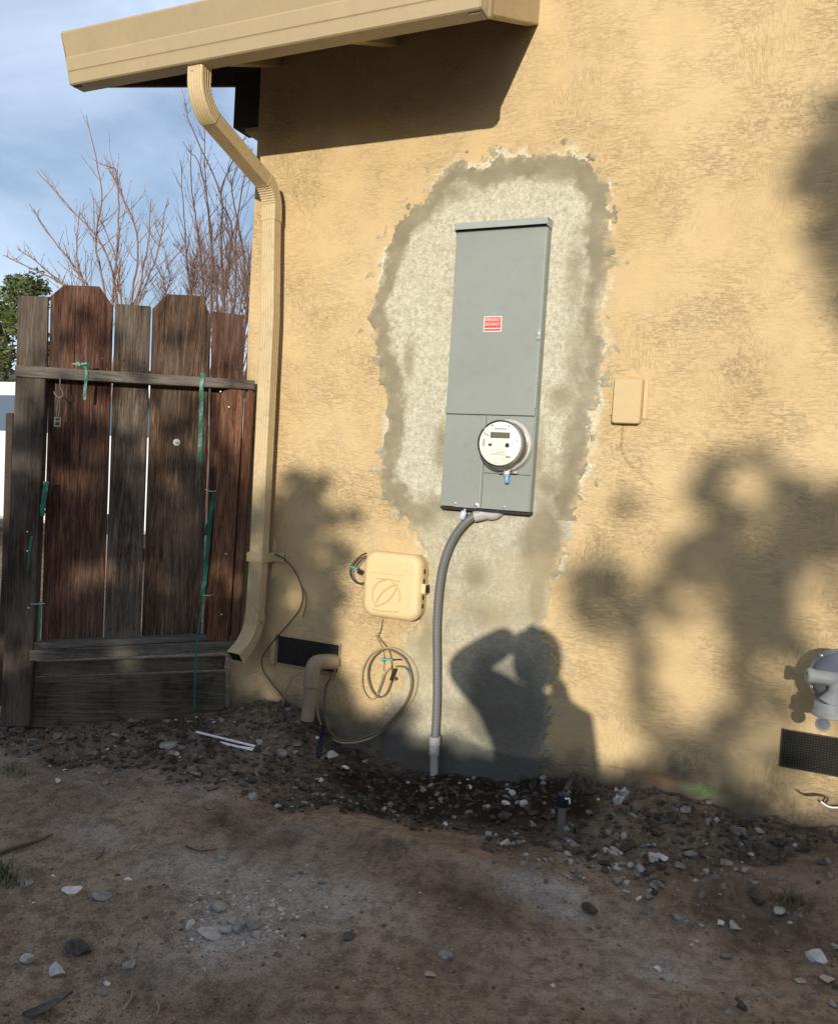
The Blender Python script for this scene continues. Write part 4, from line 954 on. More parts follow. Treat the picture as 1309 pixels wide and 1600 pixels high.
def stick(m, P, r0, r1, n=5):
    k = len(P); m.tube(P, [r0+(r1-r0)*i/(k-1) for i in range(k)], n)
def bare(name, label, stems, depth, mat, twigs, seed, r0, spread=.5, group='bare shrubs behind the gate', base_z=-1.2):
    q = random.Random(seed); t = thing(name, label, 'bare shrub', (WP(stems[0][0][0], 700, -depth).x, depth, base_z), group)
    m = MB(); tw = MB()
    for st in stems:
        dj = q.uniform(-.5, .5)*spread
        P = [WP(a, b, -(depth+dj*(i/len(st)))) for i, (a, b) in enumerate(st)]
        foot = Vector((t.location.x + q.uniform(-.25, .25), depth+q.uniform(-.2, .2), base_z)); P = spline([foot, foot.lerp(P[0], .6)+Vector((0, 0, .1))] + P, 6)
        P = [p+Vector((q.uniform(-1, 1), q.uniform(-1, 1), 0))*.006 for p in P]
        stick(m, P, r0, r0*.22)
        n = len(P)
        for _ in range(twigs):
            i = int(n*(.35+.62*q.random())); i = min(i, n-2); p = P[i]; d = (P[i+1]-P[i]).normalized()
            side = Vector((q.uniform(-1, 1), q.uniform(-1, 1), q.uniform(-.1, .5))).normalized()
            d2 = (d*.9+side*.75).normalized(); L = q.uniform(.12, .48)*(1.15-i/n)*1.6
            Q = [p]; 
            for s in range(4):
                d2 = (d2+Vector((q.uniform(-1, 1), q.uniform(-1, 1), .55))*.16).normalized(); Q.append(Q[-1]+d2*L/4)
            rr_ = r0*.36*(1-.6*i/n); stick(tw, Q, rr_, rr_*.35, 4)
            for s in (1, 2, 3, 4):
                if q.random() < .8: tw.add(*bud(Q[s], rr_*1.7, q))
                if q.random() < .45:
                    d3 = (d2+Vector((q.uniform(-1, 1), q.uniform(-1, 1), .2))).normalized(); l3 = L*.35*q.random()
                    stick(tw, [Q[s], Q[s]+d3*l3*.5, Q[s]+d3*l3+Vector((0, 0, .02))], rr_*.55, rr_*.3, 3)
    m.build('branches', mat, t, True); o = tw.build('twigs', mat, t, True); o['kind'] = 'stuff'
    return t
def bud(p, r, q):
    v = [(1, 0, 0), (-1, 0, 0), (0, 1, 0), (0, -1, 0), (0, 0, 1.8), (0, 0, -1)]
    return [Vector(a)*r+p for a in v], [(0, 2, 4), (2, 1, 4), (1, 3, 4), (3, 0, 4), (2, 0, 5), (1, 2, 5), (3, 1, 5), (0, 3, 5)]
bare('bare_shrub', 'bare shrub with long pale red stems behind the left gate boards', [
    [(165, 480), (150, 380), (158, 300), (135, 180)], [(185, 480), (160, 385), (110, 325), (58, 268)], [(150, 480), (118, 420), (80, 370), (45, 318)], [(175, 480), (185, 360), (182, 270), (165, 262)],
    [(205, 480), (215, 380), (190, 300), (170, 265)], [(120, 470), (90, 440), (40, 415), (4, 398)], [(210, 480), (232, 380), (235, 310)], [(190, 480), (180, 400), (150, 330)], [(215, 480), (245, 400), (262, 310)], [(140, 480), (120, 400), (125, 330)],
    [(110, 470), (70, 420), (28, 388)]], 2.6, M['twig'], 20, 3, .016)
bare('bare_shrub', 'bare shrub with dark upright stems beside the house corner', [
    [(350, 480), (345, 380), (345, 305), (300, 200), (288, 160)], [(350, 480), (362, 360), (345, 305), (372, 235), (390, 200)], [(330, 480), (330, 360), (312, 260), (295, 235)], [(385, 480), (375, 360), (362, 290), (380, 240)],
    [(320, 480), (310, 370), (300, 300), (298, 225)], [(340, 480), (325, 330), (318, 200)], [(300, 480), (290, 380), (283, 250)], [(365, 480), (372, 330), (395, 230)]], 2.2, M['twigdk'], 16, 5, .013)
bare('bare_shrub', 'dense red brown thicket of thin twigs close to the house corner', [
    [(300+13*i+random.uniform(-8, 8), 490), (296+11*i+random.uniform(-20, 20), 420), (290+12*i+random.uniform(-25, 25), 350+random.uniform(-25, 40))] for i in range(10)] + [
    [(250+16*i, 490), (262+14*i+random.uniform(-20, 20), 430), (255+17*i+random.uniform(-20, 20), 340+random.uniform(0, 60))] for i in range(10)], 3.6, M['thicket'], 70, 8, .0105)

def leaf_cloud(m, c, r, n, q, size, flat=1.0):
    for _ in range(n):
        while True:
            d = Vector((q.uniform(-1, 1), q.uniform(-1, 1), q.uniform(-1, 1)))
            if d.length < 1: break
        p = Vector(c) + Vector((d.x*r, d.y*r, d.z*r*flat))
        a = Vector((q.uniform(-1, 1), q.uniform(-1, 1), q.uniform(-.4, .4))).normalized(); b = a.cross(Vector((q.uniform(-1, 1), q.uniform(-1, 1), q.uniform(-1, 1)))).normalized()
        s = size*q.uniform(.6, 1.4); n0 = a.cross(b)*s*.12
        V = [p-a*s, p-b*s*.38+n0, p+a*s, p+b*s*.38+n0]; m.add(V, [(0, 1, 2), (0, 2, 3)])
def tree(name, label, base, clusters, mat, seed, size, trunk_r, dens=1.0, group=None):
    q = random.Random(seed); t = thing(name, label, 'tree', base, group)
    base = Vector(base); cz = sum(c[0][2] for c in clusters)/len(clusters); cen = Vector((sum(c[0][0] for c in clusters)/len(clusters), sum(c[0][1] for c in clusters)/len(clusters), cz))
    m = MB(); fork = base.lerp(cen, .55); fork.x = base.x*.75 + cen.x*.25
    stick(m, spline([base, base.lerp(fork, .5)+Vector((.05, .03, 0)), fork], 5), trunk_r, trunk_r*.6, 9)
    m.build('trunk', M['bark'], t, True)
    lb = MB()
    for c, r, n in clusters[::max(1, len(clusters)//14)]:
        c = Vector(c); mid = fork.lerp(c, .5)+Vector((q.uniform(-.2, .2), q.uniform(-.2, .2), -.05*(c-fork).length))
        stick(lb, spline([fork, mid, c], 5), trunk_r*.28, trunk_r*.05, 5)
    lb.build('limbs', M['bark'], t, True)
    cr_ = MB()
    for c, r, n in clusters: leaf_cloud(cr_, c, r, int(n*dens), q, size)
    cr_.build('crown', mat, t)
    return t
q = random.Random(3)
cl = []
for _ in range(70):
    px, py = q.uniform(-50, 75), q.uniform(440, 640)
    lim = 422 + max(0, (px-45))*.8 + max(0, -px+10)*.2 if px > 0 else 470
    if py < lim+8: continue
    cl.append((tuple(WP(px, py, -(8.5+q.uniform(-.8, .8)))), q.uniform(.16, .34), 100))
tree('evergreen_tree', 'olive green leafy tree beyond the gate at far left', (-15.6, 8.6, -1.3), cl, M['leaf'], 4, .07, .14)
cl = [((-9.0+q.uniform(-1.6, 1.6), 13+q.uniform(-1, 1), q.uniform(1.2, 2.4)), q.uniform(.4, .7), 120) for _ in range(22)]
tree('evergreen_tree', 'low green tree glimpsed behind the bare shrubs', (-9.0, 13, -1.3), cl, M['leaf'], 6, .09, .14)

# ------------------------------------------------------------------ behind the camera: what throws the shade
def up(px, py, t): return WP(px, py) + Vector((.28, -1, .195))*t
bf = thing('back_fence', 'tall plain board fence along the far side of the yard', 'fence', (3, -8, -1.53))
pm = MB()
for i in range(62):
    x = -3.2 + i*.148; MB().span((x, -8.0, -1.55), (x+.142, -7.98, .455+random.uniform(-.012, .012)), .002).build('board', M['wood_board'], bf)
for z in (-1.2, .2): MB().span((-3.2, -8.05, z), (6.0, -8.005, z+.09), .003).build('rail', M['wood_post'], bf)
blobs = [(1302, 158, 26, 1.2), (1259, 281, 28, 1.3), (1277, 248, 26, 1.2), (1300, 300, 38, 1.4), (1312, 350, 38, 1.3), (1308, 402, 26, 1.0), (1314, 470, 24, .8), (1335, 230, 55, 1.3), (1345, 330, 70, 1.3), (1340, 520, 30, .8),
         (1107, 735, 28, 1.2), (1112, 770, 26, 1.2), (1119, 805, 30, 1.2), (1128, 842, 28, 1.1), (1254, 774, 36, 1.3), (1225, 762, 24, 1.0), (1284, 825, 44, 1.4), (1308, 790, 36, 1.2), (1262, 850, 32, 1.1), (1150, 880, 32, 1.3), (1190, 882, 38, 1.4), (1230, 900, 34, 1.3), (1150, 930, 32, 1.3), (1192, 948, 34, 1.4), (1160, 985, 26, 1.1), (1206, 1000, 24, 1.0), (1222, 852, 28, 1.0), (1130, 900, 22, .9),
         (1190, 706, 22, .7), (1077, 849, 26, 1.0), (1060, 882, 22, .8), (1036, 928, 28, 1.1), (1050, 962, 22, .8), (909, 946, 26, 1.1), (935, 892, 24, .9), (962, 920, 24, .9), (930, 975, 20, .7), (985, 972, 24, .9), (972, 789, 14, .5), (1010, 1010, 20, 1.0), (1002, 1048, 19, 1.0), (1005, 1090, 19, 1.0), (1010, 1132, 22, 1.1), (1152, 1044, 20, 1.0), (1160, 1085, 22, 1.0), (1150, 1122, 26, 1.2), (1125, 1140, 24, 1.1), (1040, 1165, 25, 1.1), (1078, 1180, 24, 1.1), (1112, 1165, 24, 1.1), (1118, 1205, 26, 1.1), (1065, 1218, 26, 1.1), (1018, 1192, 22, 1.0), (1000, 1220, 22, 1.0),
         (1228, 1190, 24, 1.0), (1140, 1238, 26, 1.1), (1230, 1242, 14, .6), (905, 905, 18, .6),
         (985, 940, 70, .10), (1060, 900, 60, .12), (1190, 940, 80, .16), (1280, 880, 60, .16), (1210, 1080, 50, .12), (1060, 1190, 60, .14), (1200, 820, 60, .14), (1180, 1200, 50, .14), (975, 1225, 24, 1.0), (930, 1228, 20, .9), (1290, 1060, 30, .2), (1240, 1010, 30, .3)]
q = random.Random(21); cl = []
for px, py, rp, k in blobs:
    k = k*(.85 if py > 600 and k > .9 else 1.0); r = rp/395.0*(.98 if py > 900 and px < 1145 else 1.12 if py > 600 else 1.0)
    for _ in range(4):
        t = q.uniform(12.2, 13.8); a = q.uniform(0, 6.28); o_ = r*q.uniform(.1, .6); c = up(px, py, t) + Vector((o_*math.cos(a)*1.15, 0, o_*math.sin(a)*.9)); r2 = r*q.uniform(.40, .72)
        cl.append((tuple(c), r2, int(80*k*(r2/.06)**2*.25)+5))
for _ in range(60):   # the rest of the crown, whose shade falls right of the picture
    t = q.uniform(12.2, 15.5); c = Vector((q.uniform(1.0, 4.6), 0, q.uniform(-.6, 2.2))) + Vector((.28, -1, .195))*t
    cl.append((tuple(c), q.uniform(.25, .4), 130))
tree('shade_tree', 'broad leafy tree standing behind the yard fence', (5.8, -13.6, -1.5), cl, M['leafdk'], 30, .05, .16)
blobs = [(440, 870, 58, 1.2), (500, 930, 46, 1.1), (460, 985, 58, 1.3), (515, 1000, 34, 1.1), (430, 1030, 60, 1.4), (500, 815, 36, 1.0), (535, 868, 22, .8), (462, 762, 30, .9), (470, 1060, 60, 1.5), (500, 1090, 50, 1.4), (560, 1165, 50, 1.3), (478, 788, 40, 1.2), (515, 850, 26, 1.0), (450, 850, 44, 1.2), (500, 900, 26, .7), (500, 965, 36, 1.1), (440, 930, 50, 1.2), (425, 800, 38, 1.1), (470, 1010, 55, 1.2), (430, 1080, 70, 1.3), (520, 1060, 26, .8), (500, 1130, 60, 1.3), (610, 1150, 45, 1.2), (570, 1155, 45, 1.2), (400, 990, 60, 1.3),
         (490, 1070, 46, 1.4), (505, 1030, 30, 1.1), (480, 1120, 50, 1.4), (540, 1110, 30, .9), (365, 770, 34, 1.1), (370, 830, 40, 1.3), (80, 1070, 70, 1.5), (150, 1060, 60, 1.5), (240, 1060, 60, 1.5), (300, 1050, 60, 1.5), (355, 860, 60, 1.4), (345, 960, 70, 1.4), (390, 780, 26, .7), (352, 760, 22, .8), (375, 730, 14, .5), (400, 880, 34, 1.0),
         (300, 1000, 80, 1.4), (190, 1080, 70, 1.5), (330, 1075, 60, 1.5), (390, 1085, 50, 1.5), (100, 1090, 70, 1.5), (260, 1090, 60, 1.5), (400, 940, 40, 1.2), (500, 758, 20, .5), (545, 800, 18, .4), (690, 1185, 30, 1.0)]
q = random.Random(22); cl = []
for px, py, rp, k in blobs:
    r = rp/360.0
    for _ in range(4):
        t = q.uniform(8.9, 10.2); a = q.uniform(0, 6.28); o_ = r*q.uniform(.1, .8); c = up(px, py, t) + Vector((o_*math.cos(a), 0, o_*math.sin(a))); r2 = r*q.uniform(.4, .7)
        cl.append((tuple(c), r2, int(75*k*(r2/.06)**2*.25)+6))
def upF(px, py, t): return FPt(px, py, -.05) + Vector((.28, -1, .195))*t
for px, py, rp, k in [(10, 690, 34, 1.3), (8, 770, 44, 1.4), (0, 850, 60, 1.4), (-20, 960, 90, 1.4), (60, 900, 90, 1.4), (130, 820, 80, 1.4), (210, 850, 80, 1.4), (280, 830, 70, 1.4), (180, 950, 80, 1.4), (270, 950, 70, 1.4), (90, 1020, 80, 1.4), (50, 760, 70, 1.3), (120, 730, 56, 1.2), (205, 755, 50, 1.2), (285, 740, 44, 1.2), (330, 790, 40, 1.2),
                      (60, 670, 46, 1.1), (130, 650, 30, .9), (190, 690, 34, 1.0), (270, 670, 30, .9), (40, 620, 30, .9), (110, 600, 22, .8), (250, 600, 22, .7), (160, 520, 22, .8), (280, 520, 26, .8), (95, 530, 20, .7), (350, 560, 18, .7), (60, 560, 20, .6), (205, 560, 18, .6), (310, 620, 26, .9), (350, 690, 22, .8), (130, 490, 14, .5), (225, 620, 24, .8), (170, 610, 22, .8)]:
    r = rp/330.0; k *= .5 if py < 640 else 1.0
    for _ in range(4 if py > 640 else 2):
        t = q.uniform(8.9, 10.2); a = q.uniform(0, 6.28); o_ = r*q.uniform(.1, .85); c = upF(px, py, t) + Vector((o_*math.cos(a), 0, o_*math.sin(a))); r2 = r*q.uniform(.35, .65)
        cl.append((tuple(c), r2, int(75*k*(r2/.06)**2*.25)+6))
tree('shade_bush', 'large leafy bush standing just behind the yard fence', (-.2, -9.6, -1.5), cl, M['leafdk'], 31, .045, .07)

for nm, xa, xb, ya, h, lab in (('neighbour_house', -30, -9, -15, 5.0, 'unseen beige house added beyond the yard fence to block sky light'), ('neighbour_house', 10.5, 24, -16, 5.2, 'second unseen house added beyond the shade tree to block sky light')):  # unseen houses added to cut low sky light reaching under the eave
    nh = thing(nm, lab, 'house', ((xa+xb)/2, ya, -1.5))
    MB().span((xa, ya-8, -1.6), (xb, ya, h)).build('wall', M['barge'], nh)
    MB().prism([(xa-.4, ya+.5, h-.1), (xa-.4, ya-4, h+1.9), (xa-.4, ya-8.5, h-.1)], (xb-xa+.8, 0, 0)).build('roof', M['shingle'], nh)
    for k in range(3):
        xw = xa+2.2+k*4.2; w = MB().span((xw, ya+.002, -.2), (xw+1.3, ya+.03, 1.1)).build('window', M['glass'], nh)
        MB().span((xw-.08, ya+.001, -.30), (xw+1.38, ya+.06, -.21), .004).build('sill', M['white'], w)

# ------------------------------------------------------------------ photographer
pn = thing('person', 'person in a dark jacket standing and holding up a phone', 'person', (.12, -3.46, -1.52))
def skin_body(name, verts, edges, radii, mat, parent, root=0, sub=2):
    me = bpy.data.meshes.new(name); base = origin_of(parent)
    me.from_pydata([tuple(Vector(v)-base) for v in verts], edges, [])
    o = bpy.data.objects.new(name, me); COL.objects.link(o); o.parent = parent
    md = o.modifiers.new('skin', 'SKIN'); md.use_smooth_shade = True
    for i, sv in enumerate(me.skin_vertices[0].data):
        r = radii[i]; sv.radius = r if isinstance(r, tuple) else (r, r); sv.use_root = (i == root)
    s_ = o.modifiers.new('sub', 'SUBSURF'); s_.levels = sub; s_.render_levels = sub
    me.materials.append(mat); return o
M['jacket'] = paint('dark_jacket_cloth', (.03, .035, .05), .85, .2, 20, bump=.6)
M['jeans'] = paint('blue_jeans_cloth', (.05, .07, .12), .85, .2, 20, bump=.6)
M['skin'] = paint('skin', (.46, .28, .20), .55, .08, 14)
M['hair'] = paint('dark_hair', (.025, .018, .012), .6, .2, 40)
M['shoe'] = paint('dark_shoe_leather', (.03, .025, .02), .6, .2, 20)
px0 = .115
verts = [(px0, -3.46, -.66), (px0, -3.46, -.50), (px0, -3.46, -.36), (px0, -3.455, -.26), (px0-.01, -3.45, -.185),      # 0-4 pelvis..neck
         (px0-.18, -3.45, -.185), (-.27, -3.33, -.125), (-.085, -3.17, .012),                                            # 5-7 left shoulder, elbow, wrist
         (px0+.15, -3.45, -.25), (px0+.17, -3.36, -.49), (px0-.03, -3.18, -.13),                                        # 8-10 right
         (px0-.09, -3.46, -.75), (px0-.10, -3.44, -1.08), (px0-.11, -3.48, -1.44),
         (px0+.09, -3.46, -.75), (px0+.11, -3.44, -1.08), (px0+.12, -3.48, -1.44)]
E_ = [(0, 1), (1, 2), (2, 3), (3, 4), (3, 5), (5, 6), (6, 7), (3, 8), (8, 9), (9, 10), (0, 11), (11, 12), (12, 13), (0, 14), (14, 15), (15, 16)]
RD = [(.175, .13), (.175, .13), (.19, .13), (.175, .11), (.06, .06), (.105, .10), (.082, .075), (.058, .052), (.09, .08), (.055, .05), (.037, .033), (.095, .09), (.07, .07), (.05, .05), (.095, .09), (.07, .07), (.05, .05)]
skin_body('body', verts, E_, RD, M['jacket'], pn)
leg_v = lambda s: [(px0+s*.09, -3.46, -.72), (px0+s*.10, -3.437, -1.08), (px0+s*.115, -3.48, -1.46)]
for s in (-1, 1): skin_body('trouser_leg', leg_v(s), [(0, 1), (1, 2)], [.104, .082, .064], M['jeans'], pn)
for s in (-1, 1): skin_body('shoe', [(px0+s*.115, -3.50, -1.475), (px0+s*.118, -3.41, -1.485), (px0+s*.125, -3.31, -1.495)], [(0, 1), (1, 2)], [(.042, .045), (.046, .036), (.038, .026)], M['shoe'], pn)
hd = Vector((px0-.035, -3.42, -.035))
b = bmesh.new(); bmesh.ops.create_uvsphere(b, u_segments=28, v_segments=20, radius=1)
for v in b.verts:
    x, y, z = v.co; k = 1 - .28*max(0, -z-.1)**1.2
    v.co = Vector((x*.076*k, y*.094*(1-.12*max(0, -z)), z*.115))
    v.co += hd
    f_ = y
    if f_ > .5:
        for ex in (-.032, .032):
            d = math.hypot(v.co.x-hd.x-ex, v.co.z-hd.z-.005)
            v.co.y -= .010*math.exp(-(d/.014)**2)
        v.co.y += .016*math.exp(-((v.co.x-hd.x)/.012)**2-((v.co.z-hd.z+.020)/.022)**2)
        v.co.y += .006*math.exp(-((v.co.x-hd.x)/.022)**2-((v.co.z-hd.z+.058)/.008)**2)
MB().bm(b).build('head', M['skin'], pn, 'all')
head = [c_ for c_ in pn.children if c_.name.startswith('head')][0]
for s in (-1, 1):
    MB().lathe([(.0001, -.006), (.009, -.003), (.010, .002), (.0001, .009)], hd+Vector((s*.032, .078, .006)), (0, 1, 0), 12).build('eye', M['white'], head, True)
    MB().lathe([(.004, 0), (.003, .002), (.0001, .0025)], hd+Vector((s*.032, .0865, .006)), (0, 1, 0), 10).build('pupil', M['black'], head, True)
    MB().tube([hd+Vector((s*.076, -.008, .022)), hd+Vector((s*.086, -.012, .005)), hd+Vector((s*.080, -.002, -.028))], [.008, .014, .008], 8).build('ear', M['skin'], head, True)
MB().tube([hd+Vector((-.022, .088, -.056)), hd+Vector((0, .094, -.058)), hd+Vector((.022, .088, -.056))], [.003, .0055, .003], 8).build('mouth', M['skin'], head, True)
b = bmesh.new(); bmesh.ops.create_uvsphere(b, u_segments=28, v_segments=18, radius=1)
for v in list(b.verts):
    x, y, z = v.co; v.co = Vector((x*.094, y*.110-.012, z*.125+.012)) + hd
bmesh.ops.delete(b, geom=[v for v in b.verts if (v.co.y > hd.y+.045 and v.co.z < hd.z+.062) or v.co.z < hd.z-.07], context='VERTS')
MB().bm(b).build('hair', M['hair'], pn, 'all')
ph = thing('phone', 'black phone held up in both hands', 'phone', (-.02, -3.12, -.03))
MB().box((-.0, -3.122, -.055), (.078, .009, .155), None, .004).build('phone_body', M['black'], ph)
MB().box((.022, -3.1165, -.000), (.034, .002, .034), None, .0008).build('camera_bump', M['black'], ph)
def hand(side, wrist, palm, dirs):
    Vv = [wrist, palm]; Ee = [(0, 1)]; Rr = [(.026, .02), (.034, .016)]
    for k, (root, mid, tip) in enumerate(dirs):
        i = len(Vv); Vv += [palm.lerp(root, .6), root, mid, tip]; Ee += [(1, i), (i, i+1), (i+1, i+2), (i+2, i+3)]; Rr += [.011, .0095, .0085, .0072]
    skin_body('hand', Vv, Ee, Rr, M['skin'], pn, 0, 2)
for s, wr_ in ((-1, Vector((-.085, -3.175, .005))), (1, Vector((.085, -3.19, -.13)))):
    palm = Vector((s*.062, -3.135, 0.0 if s < 0 else -.085)); ds_ = []
    for k in range(4):
        zz = palm.z + .036 - .021*k; ln = (.9, 1.0, .93, .75)[k]
        ds_.append((Vector((s*.052, -3.108, zz)), Vector((s*.040, -3.104, zz+.002)), Vector((s*(.040-.020*ln), -3.108, zz+.003))))
    ds_.append((Vector((s*.050, -3.142, palm.z+.018)), Vector((s*.036, -3.138, palm.z+.034)), Vector((s*.022, -3.134, palm.z+.044))))
    hand(s, wr_, palm, ds_)

# ------------------------------------------------------------------ stones, debris, plants on the dirt
stone_mesh = {}
def put_rock(name, label, px, py, wpx, flat, mat, seed, cat='stone', group='stones lying on the dirt', sub=2):
    p = GP(px, py); dist = (p-Vector((0, -DIST, 0))).dot(Vector(cf)); r = wpx*.62*dist/FPX
    o = MB().bm(rock_bm(r, seed, flat, sub)).build(name, M[mat], None, 25, Vector((0, 0, 0)))
    o.location = p + Vector((0, 0, r*flat*.42)); o.rotation_euler = (0, 0, seed*1.3)
    return tag(o, label, cat, group)
named = [
 (111, 1393, 30, .22, 'st_white', 'flat white plaster flake on open dirt at the left', 'plaster chip'),
 (341, 1421, 28, .55, 'st_light', 'tallest pale chunk above the heap of broken stone', 'stone'),
 (297, 1449, 17, .7, 'st_white', 'small white chip just left of the broken stone heap', 'plaster chip'),
 (372, 1455, 21, .7, 'st_grey', 'middle grey lump in the broken stone heap', 'stone'),
 (397, 1452, 22, .75, 'st_grey', 'rightmost grey lump in the broken stone heap', 'stone'),
 (355, 1455, 19, .6, 'st_light', 'left grey lump in the broken stone heap', 'stone'),
 (330, 1459, 34, .2, 'st_light', 'thin pale slab lying at the front of the broken stone heap', 'stone'),
 (370, 1440, 30, .25, 'st_grey', 'flat grey slab leaning on the back of the broken stone heap', 'stone'),
 (400, 1466, 18, .55, 'st_light', 'small pale stone in front of the broken stone heap', 'stone'),
 (122, 1484, 36, .6, 'st_dark', 'dark angular stone left of the broken stone heap', 'stone'),
 (45, 1503, 22, .7, 'st_light', 'pale round stone near the left edge of the dirt', 'stone'),
 (90, 1523, 28, .65, 'st_light', 'pale pointed stone below the dark angular stone', 'stone'),
 (202, 1512, 24, .4, 'st_grey', 'dull grey flat stone in the lower left dirt', 'stone'),
 (167, 1540, 11, .6, 'st_white', 'tiny white chip in the lower left dirt', 'plaster chip'),
 (40, 1381, 22, .4, 'st_grey', 'narrow grey stone by the grass at the left edge', 'stone'),
 (160, 1401, 32, .2, 'st_grey', 'flat brown grey stone right of the white flake', 'stone'),
 (200, 1376, 12, .4, 'st_white', 'little white chip above the flat brown grey stone', 'plaster chip'),
 (788, 1322, 14, .8, 'st_light', 'round pale pebble alone below the damp hollow', 'stone'),
 (344, 1343, 15, .6, 'st_grey', 'grey pebble above the dusty patch', 'stone'),
 (505, 1381, 13, .7, 'st_grey', 'grey pebble on the small crumbled clod, centre left', 'stone'),
 (545, 1465, 18, .5, 'st_dark', 'dark stone right of the broken stone heap', 'stone'),
 (920, 1424, 28, .6, 'st_dark', 'dark rounded stone right of the dusty streak', 'stone'),
 (1060, 1437, 20, .45, 'st_grey', 'grey flat stone right of the dark rounded stone', 'stone'),
 (1096, 1448, 11, .6, 'st_light', 'small pale pebble near the grey flat stone', 'stone'),
 (697, 1497, 19, .6, 'st_grey', 'grey stone alone in the lower middle dirt', 'stone'),
 (673, 1525, 18, .4, 'st_pink', 'pinkish pebble below the lone grey stone', 'stone'),
 (1180, 1405, 27, .6, 'st_dark', 'dark stone left of the grass tuft at the right', 'stone'),
 (1216, 1425, 20, .4, 'st_light', 'pale flat stone beside the grass tuft at the right', 'stone'),
 (1278, 1500, 27, .6, 'st_white', 'large bluish white stone near the lower right edge', 'stone'),
 (1293, 1533, 24, .35, 'st_pink', 'pinkish flat stone below the bluish white stone', 'stone'),
 (705, 1205, 15, 1.0, 'st_white', 'white upright stone at the foot of the conduit', 'stone'),
 (1070, 1268, 20, .45, 'st_grey', 'grey squarish slab in the rubble below the green mark', 'stone'),
 (1163, 1363, 14, .7, 'st_light', 'pale stone at the right end of the rubble', 'stone'),
 (1133, 1352, 18, .5, 'st_grey', 'grey stone at the lower right end of the rubble', 'stone'),
 (1019, 1346, 18, .7, 'st_light', 'pale stone in the middle of the lower rubble edge', 'stone'),
 (1036, 1344, 14, .8, 'st_white', 'whitish stone touching the pale stone on the rubble edge', 'stone'),
 (1080, 1339, 16, .8, 'st_grey', 'upright grey stone on the rubble edge', 'stone'),
 (975, 1311, 13, .9, 'st_light', 'right one of two round pebbles by the blue capped stub', 'stone'),
 (963, 1310, 12, .9, 'st_grey', 'left one of two round pebbles by the blue capped stub', 'stone'),
 (960, 1331, 15, .5, 'st_light', 'pale flat pebble below the two round pebbles', 'stone'),
 (800, 1243, 12, .8, 'st_white', 'white pebble in the damp hollow', 'stone'),
 (818, 1259, 14, .7, 'st_light', 'pale pebble in the damp hollow right of the conduit', 'stone'),
 (790, 1278, 22, .6, 'st_dark', 'dark lump at the front of the damp hollow', 'stone'),
 (172, 1115, 24, .65, 'st_grey', 'grey stone below the gate kick boards', 'stone'),
 (140, 1110, 14, .7, 'st_dark', 'small dark stone below the gate kick boards', 'stone'),
 (262, 1166, 26, .3, 'st_grey', 'flat grey stone left of the white plastic strip', 'stone'),
 (285, 1150, 20, .5, 'st_dark', 'dark stone behind the left end of the plastic strip', 'stone'),
 (440, 1180, 16, .6, 'st_grey', 'grey stone right of the plastic strip', 'stone'),
 (520, 1185, 20, .6, 'st_light', 'pale grey stone beside the blue pipe stub', 'stone'),
 (3, 1120, 16, 1.4, 'st_light', 'pale stone against the foot of the big post', 'stone'),
 (435, 1262, 14, .4, 'st_light', 'pale chip on the edge of the loose strip, left part', 'stone'),
 (395, 1250, 14, .9, 'st_light', 'upright pale splinter of stone on the loose strip edge', 'stone'),
 (90, 1222, 10, .6, 'st_white', 'tiny white chip on the dirt in front of the gate', 'plaster chip'),
]
for i, (px, py, w, fl, mat, lab, cat) in enumerate(named):
    put_rock('stone' if cat == 'stone' else 'plaster_chip', lab, px, py, w*1.05, fl, mat, 50+i, cat, 'stones lying on the dirt' if cat == 'stone' else 'white plaster chips on the dirt')

def scatter(name, label, n, mats, area, rmin, rmax, seed, pw_=2.2, flat=.7):
    q = random.Random(seed); by = {m: MB() for m in mats}
    tries = 0; k = 0
    while k < n and tries < n*30:
        tries += 1; x = q.uniform(area[0], area[1]); y = q.uniform(area[2], area[3])
        if q.random() > area[4](x, y): continue
        r = rmin + (rmax-rmin)*q.random()**pw_; m = q.choices(list(mats), weights=list(mats.values()))[0]
        z = float(gh(x, y)); b = bmesh.new(); bmesh.ops.create_icosphere(b, subdivisions=1 if r < .007 else 2, radius=1)
        s3 = (r*q.uniform(.7, 1.3), r*q.uniform(.6, 1.1), r*flat*q.uniform(.5, 1.2)); ax = [Vector((q.uniform(-1, 1), q.uniform(-1, 1), q.uniform(-1, 1))).normalized() for _ in range(5)]
        for v in b.verts:
            for a in ax:
                d = v.co.dot(a)
                if d > .5: v.co -= a*(d-.5)
            v.co *= 1+q.uniform(-.2, .2)
            v.co = Vector((v.co.x*s3[0], v.co.y*s3[1], v.co.z*s3[2]))
        b.transform(Matrix.Translation((x, y, z+s3[2]*.12)) @ Matrix.Rotation(q.uniform(0, 6.3), 4, 'Z') @ Matrix.Rotation(q.uniform(-.4, .4), 4, 'X')); by[m].bm(b); k += 1
    for m, mb in by.items():
        if mb.v: tag(mb.build(name, M[m], None, 22), label[m], None, None, 'stuff')
fr_rub = lambda x, y: float(rubble_mask(np.array(x), np.array(y)))*(1 if y < -.02 else 0)
scatter('rubble', {'st_soil': 'dark crumbled soil clods heaped along the wall base', 'st_dark': 'small dark stones in the loose strip along the wall', 'st_grey': 'small grey stones in the loose strip along the wall', 'st_light': 'small pale chips in the loose strip along the wall', 'st_white': 'tiny white plaster crumbs in the loose strip'},
        6500, {'st_soil': 9, 'st_dark': 2.4, 'st_grey': .8, 'st_light': .28, 'st_white': .12}, (-3.2, .5, -.75, -.01, fr_rub), .003, .020, 5, 3.6)
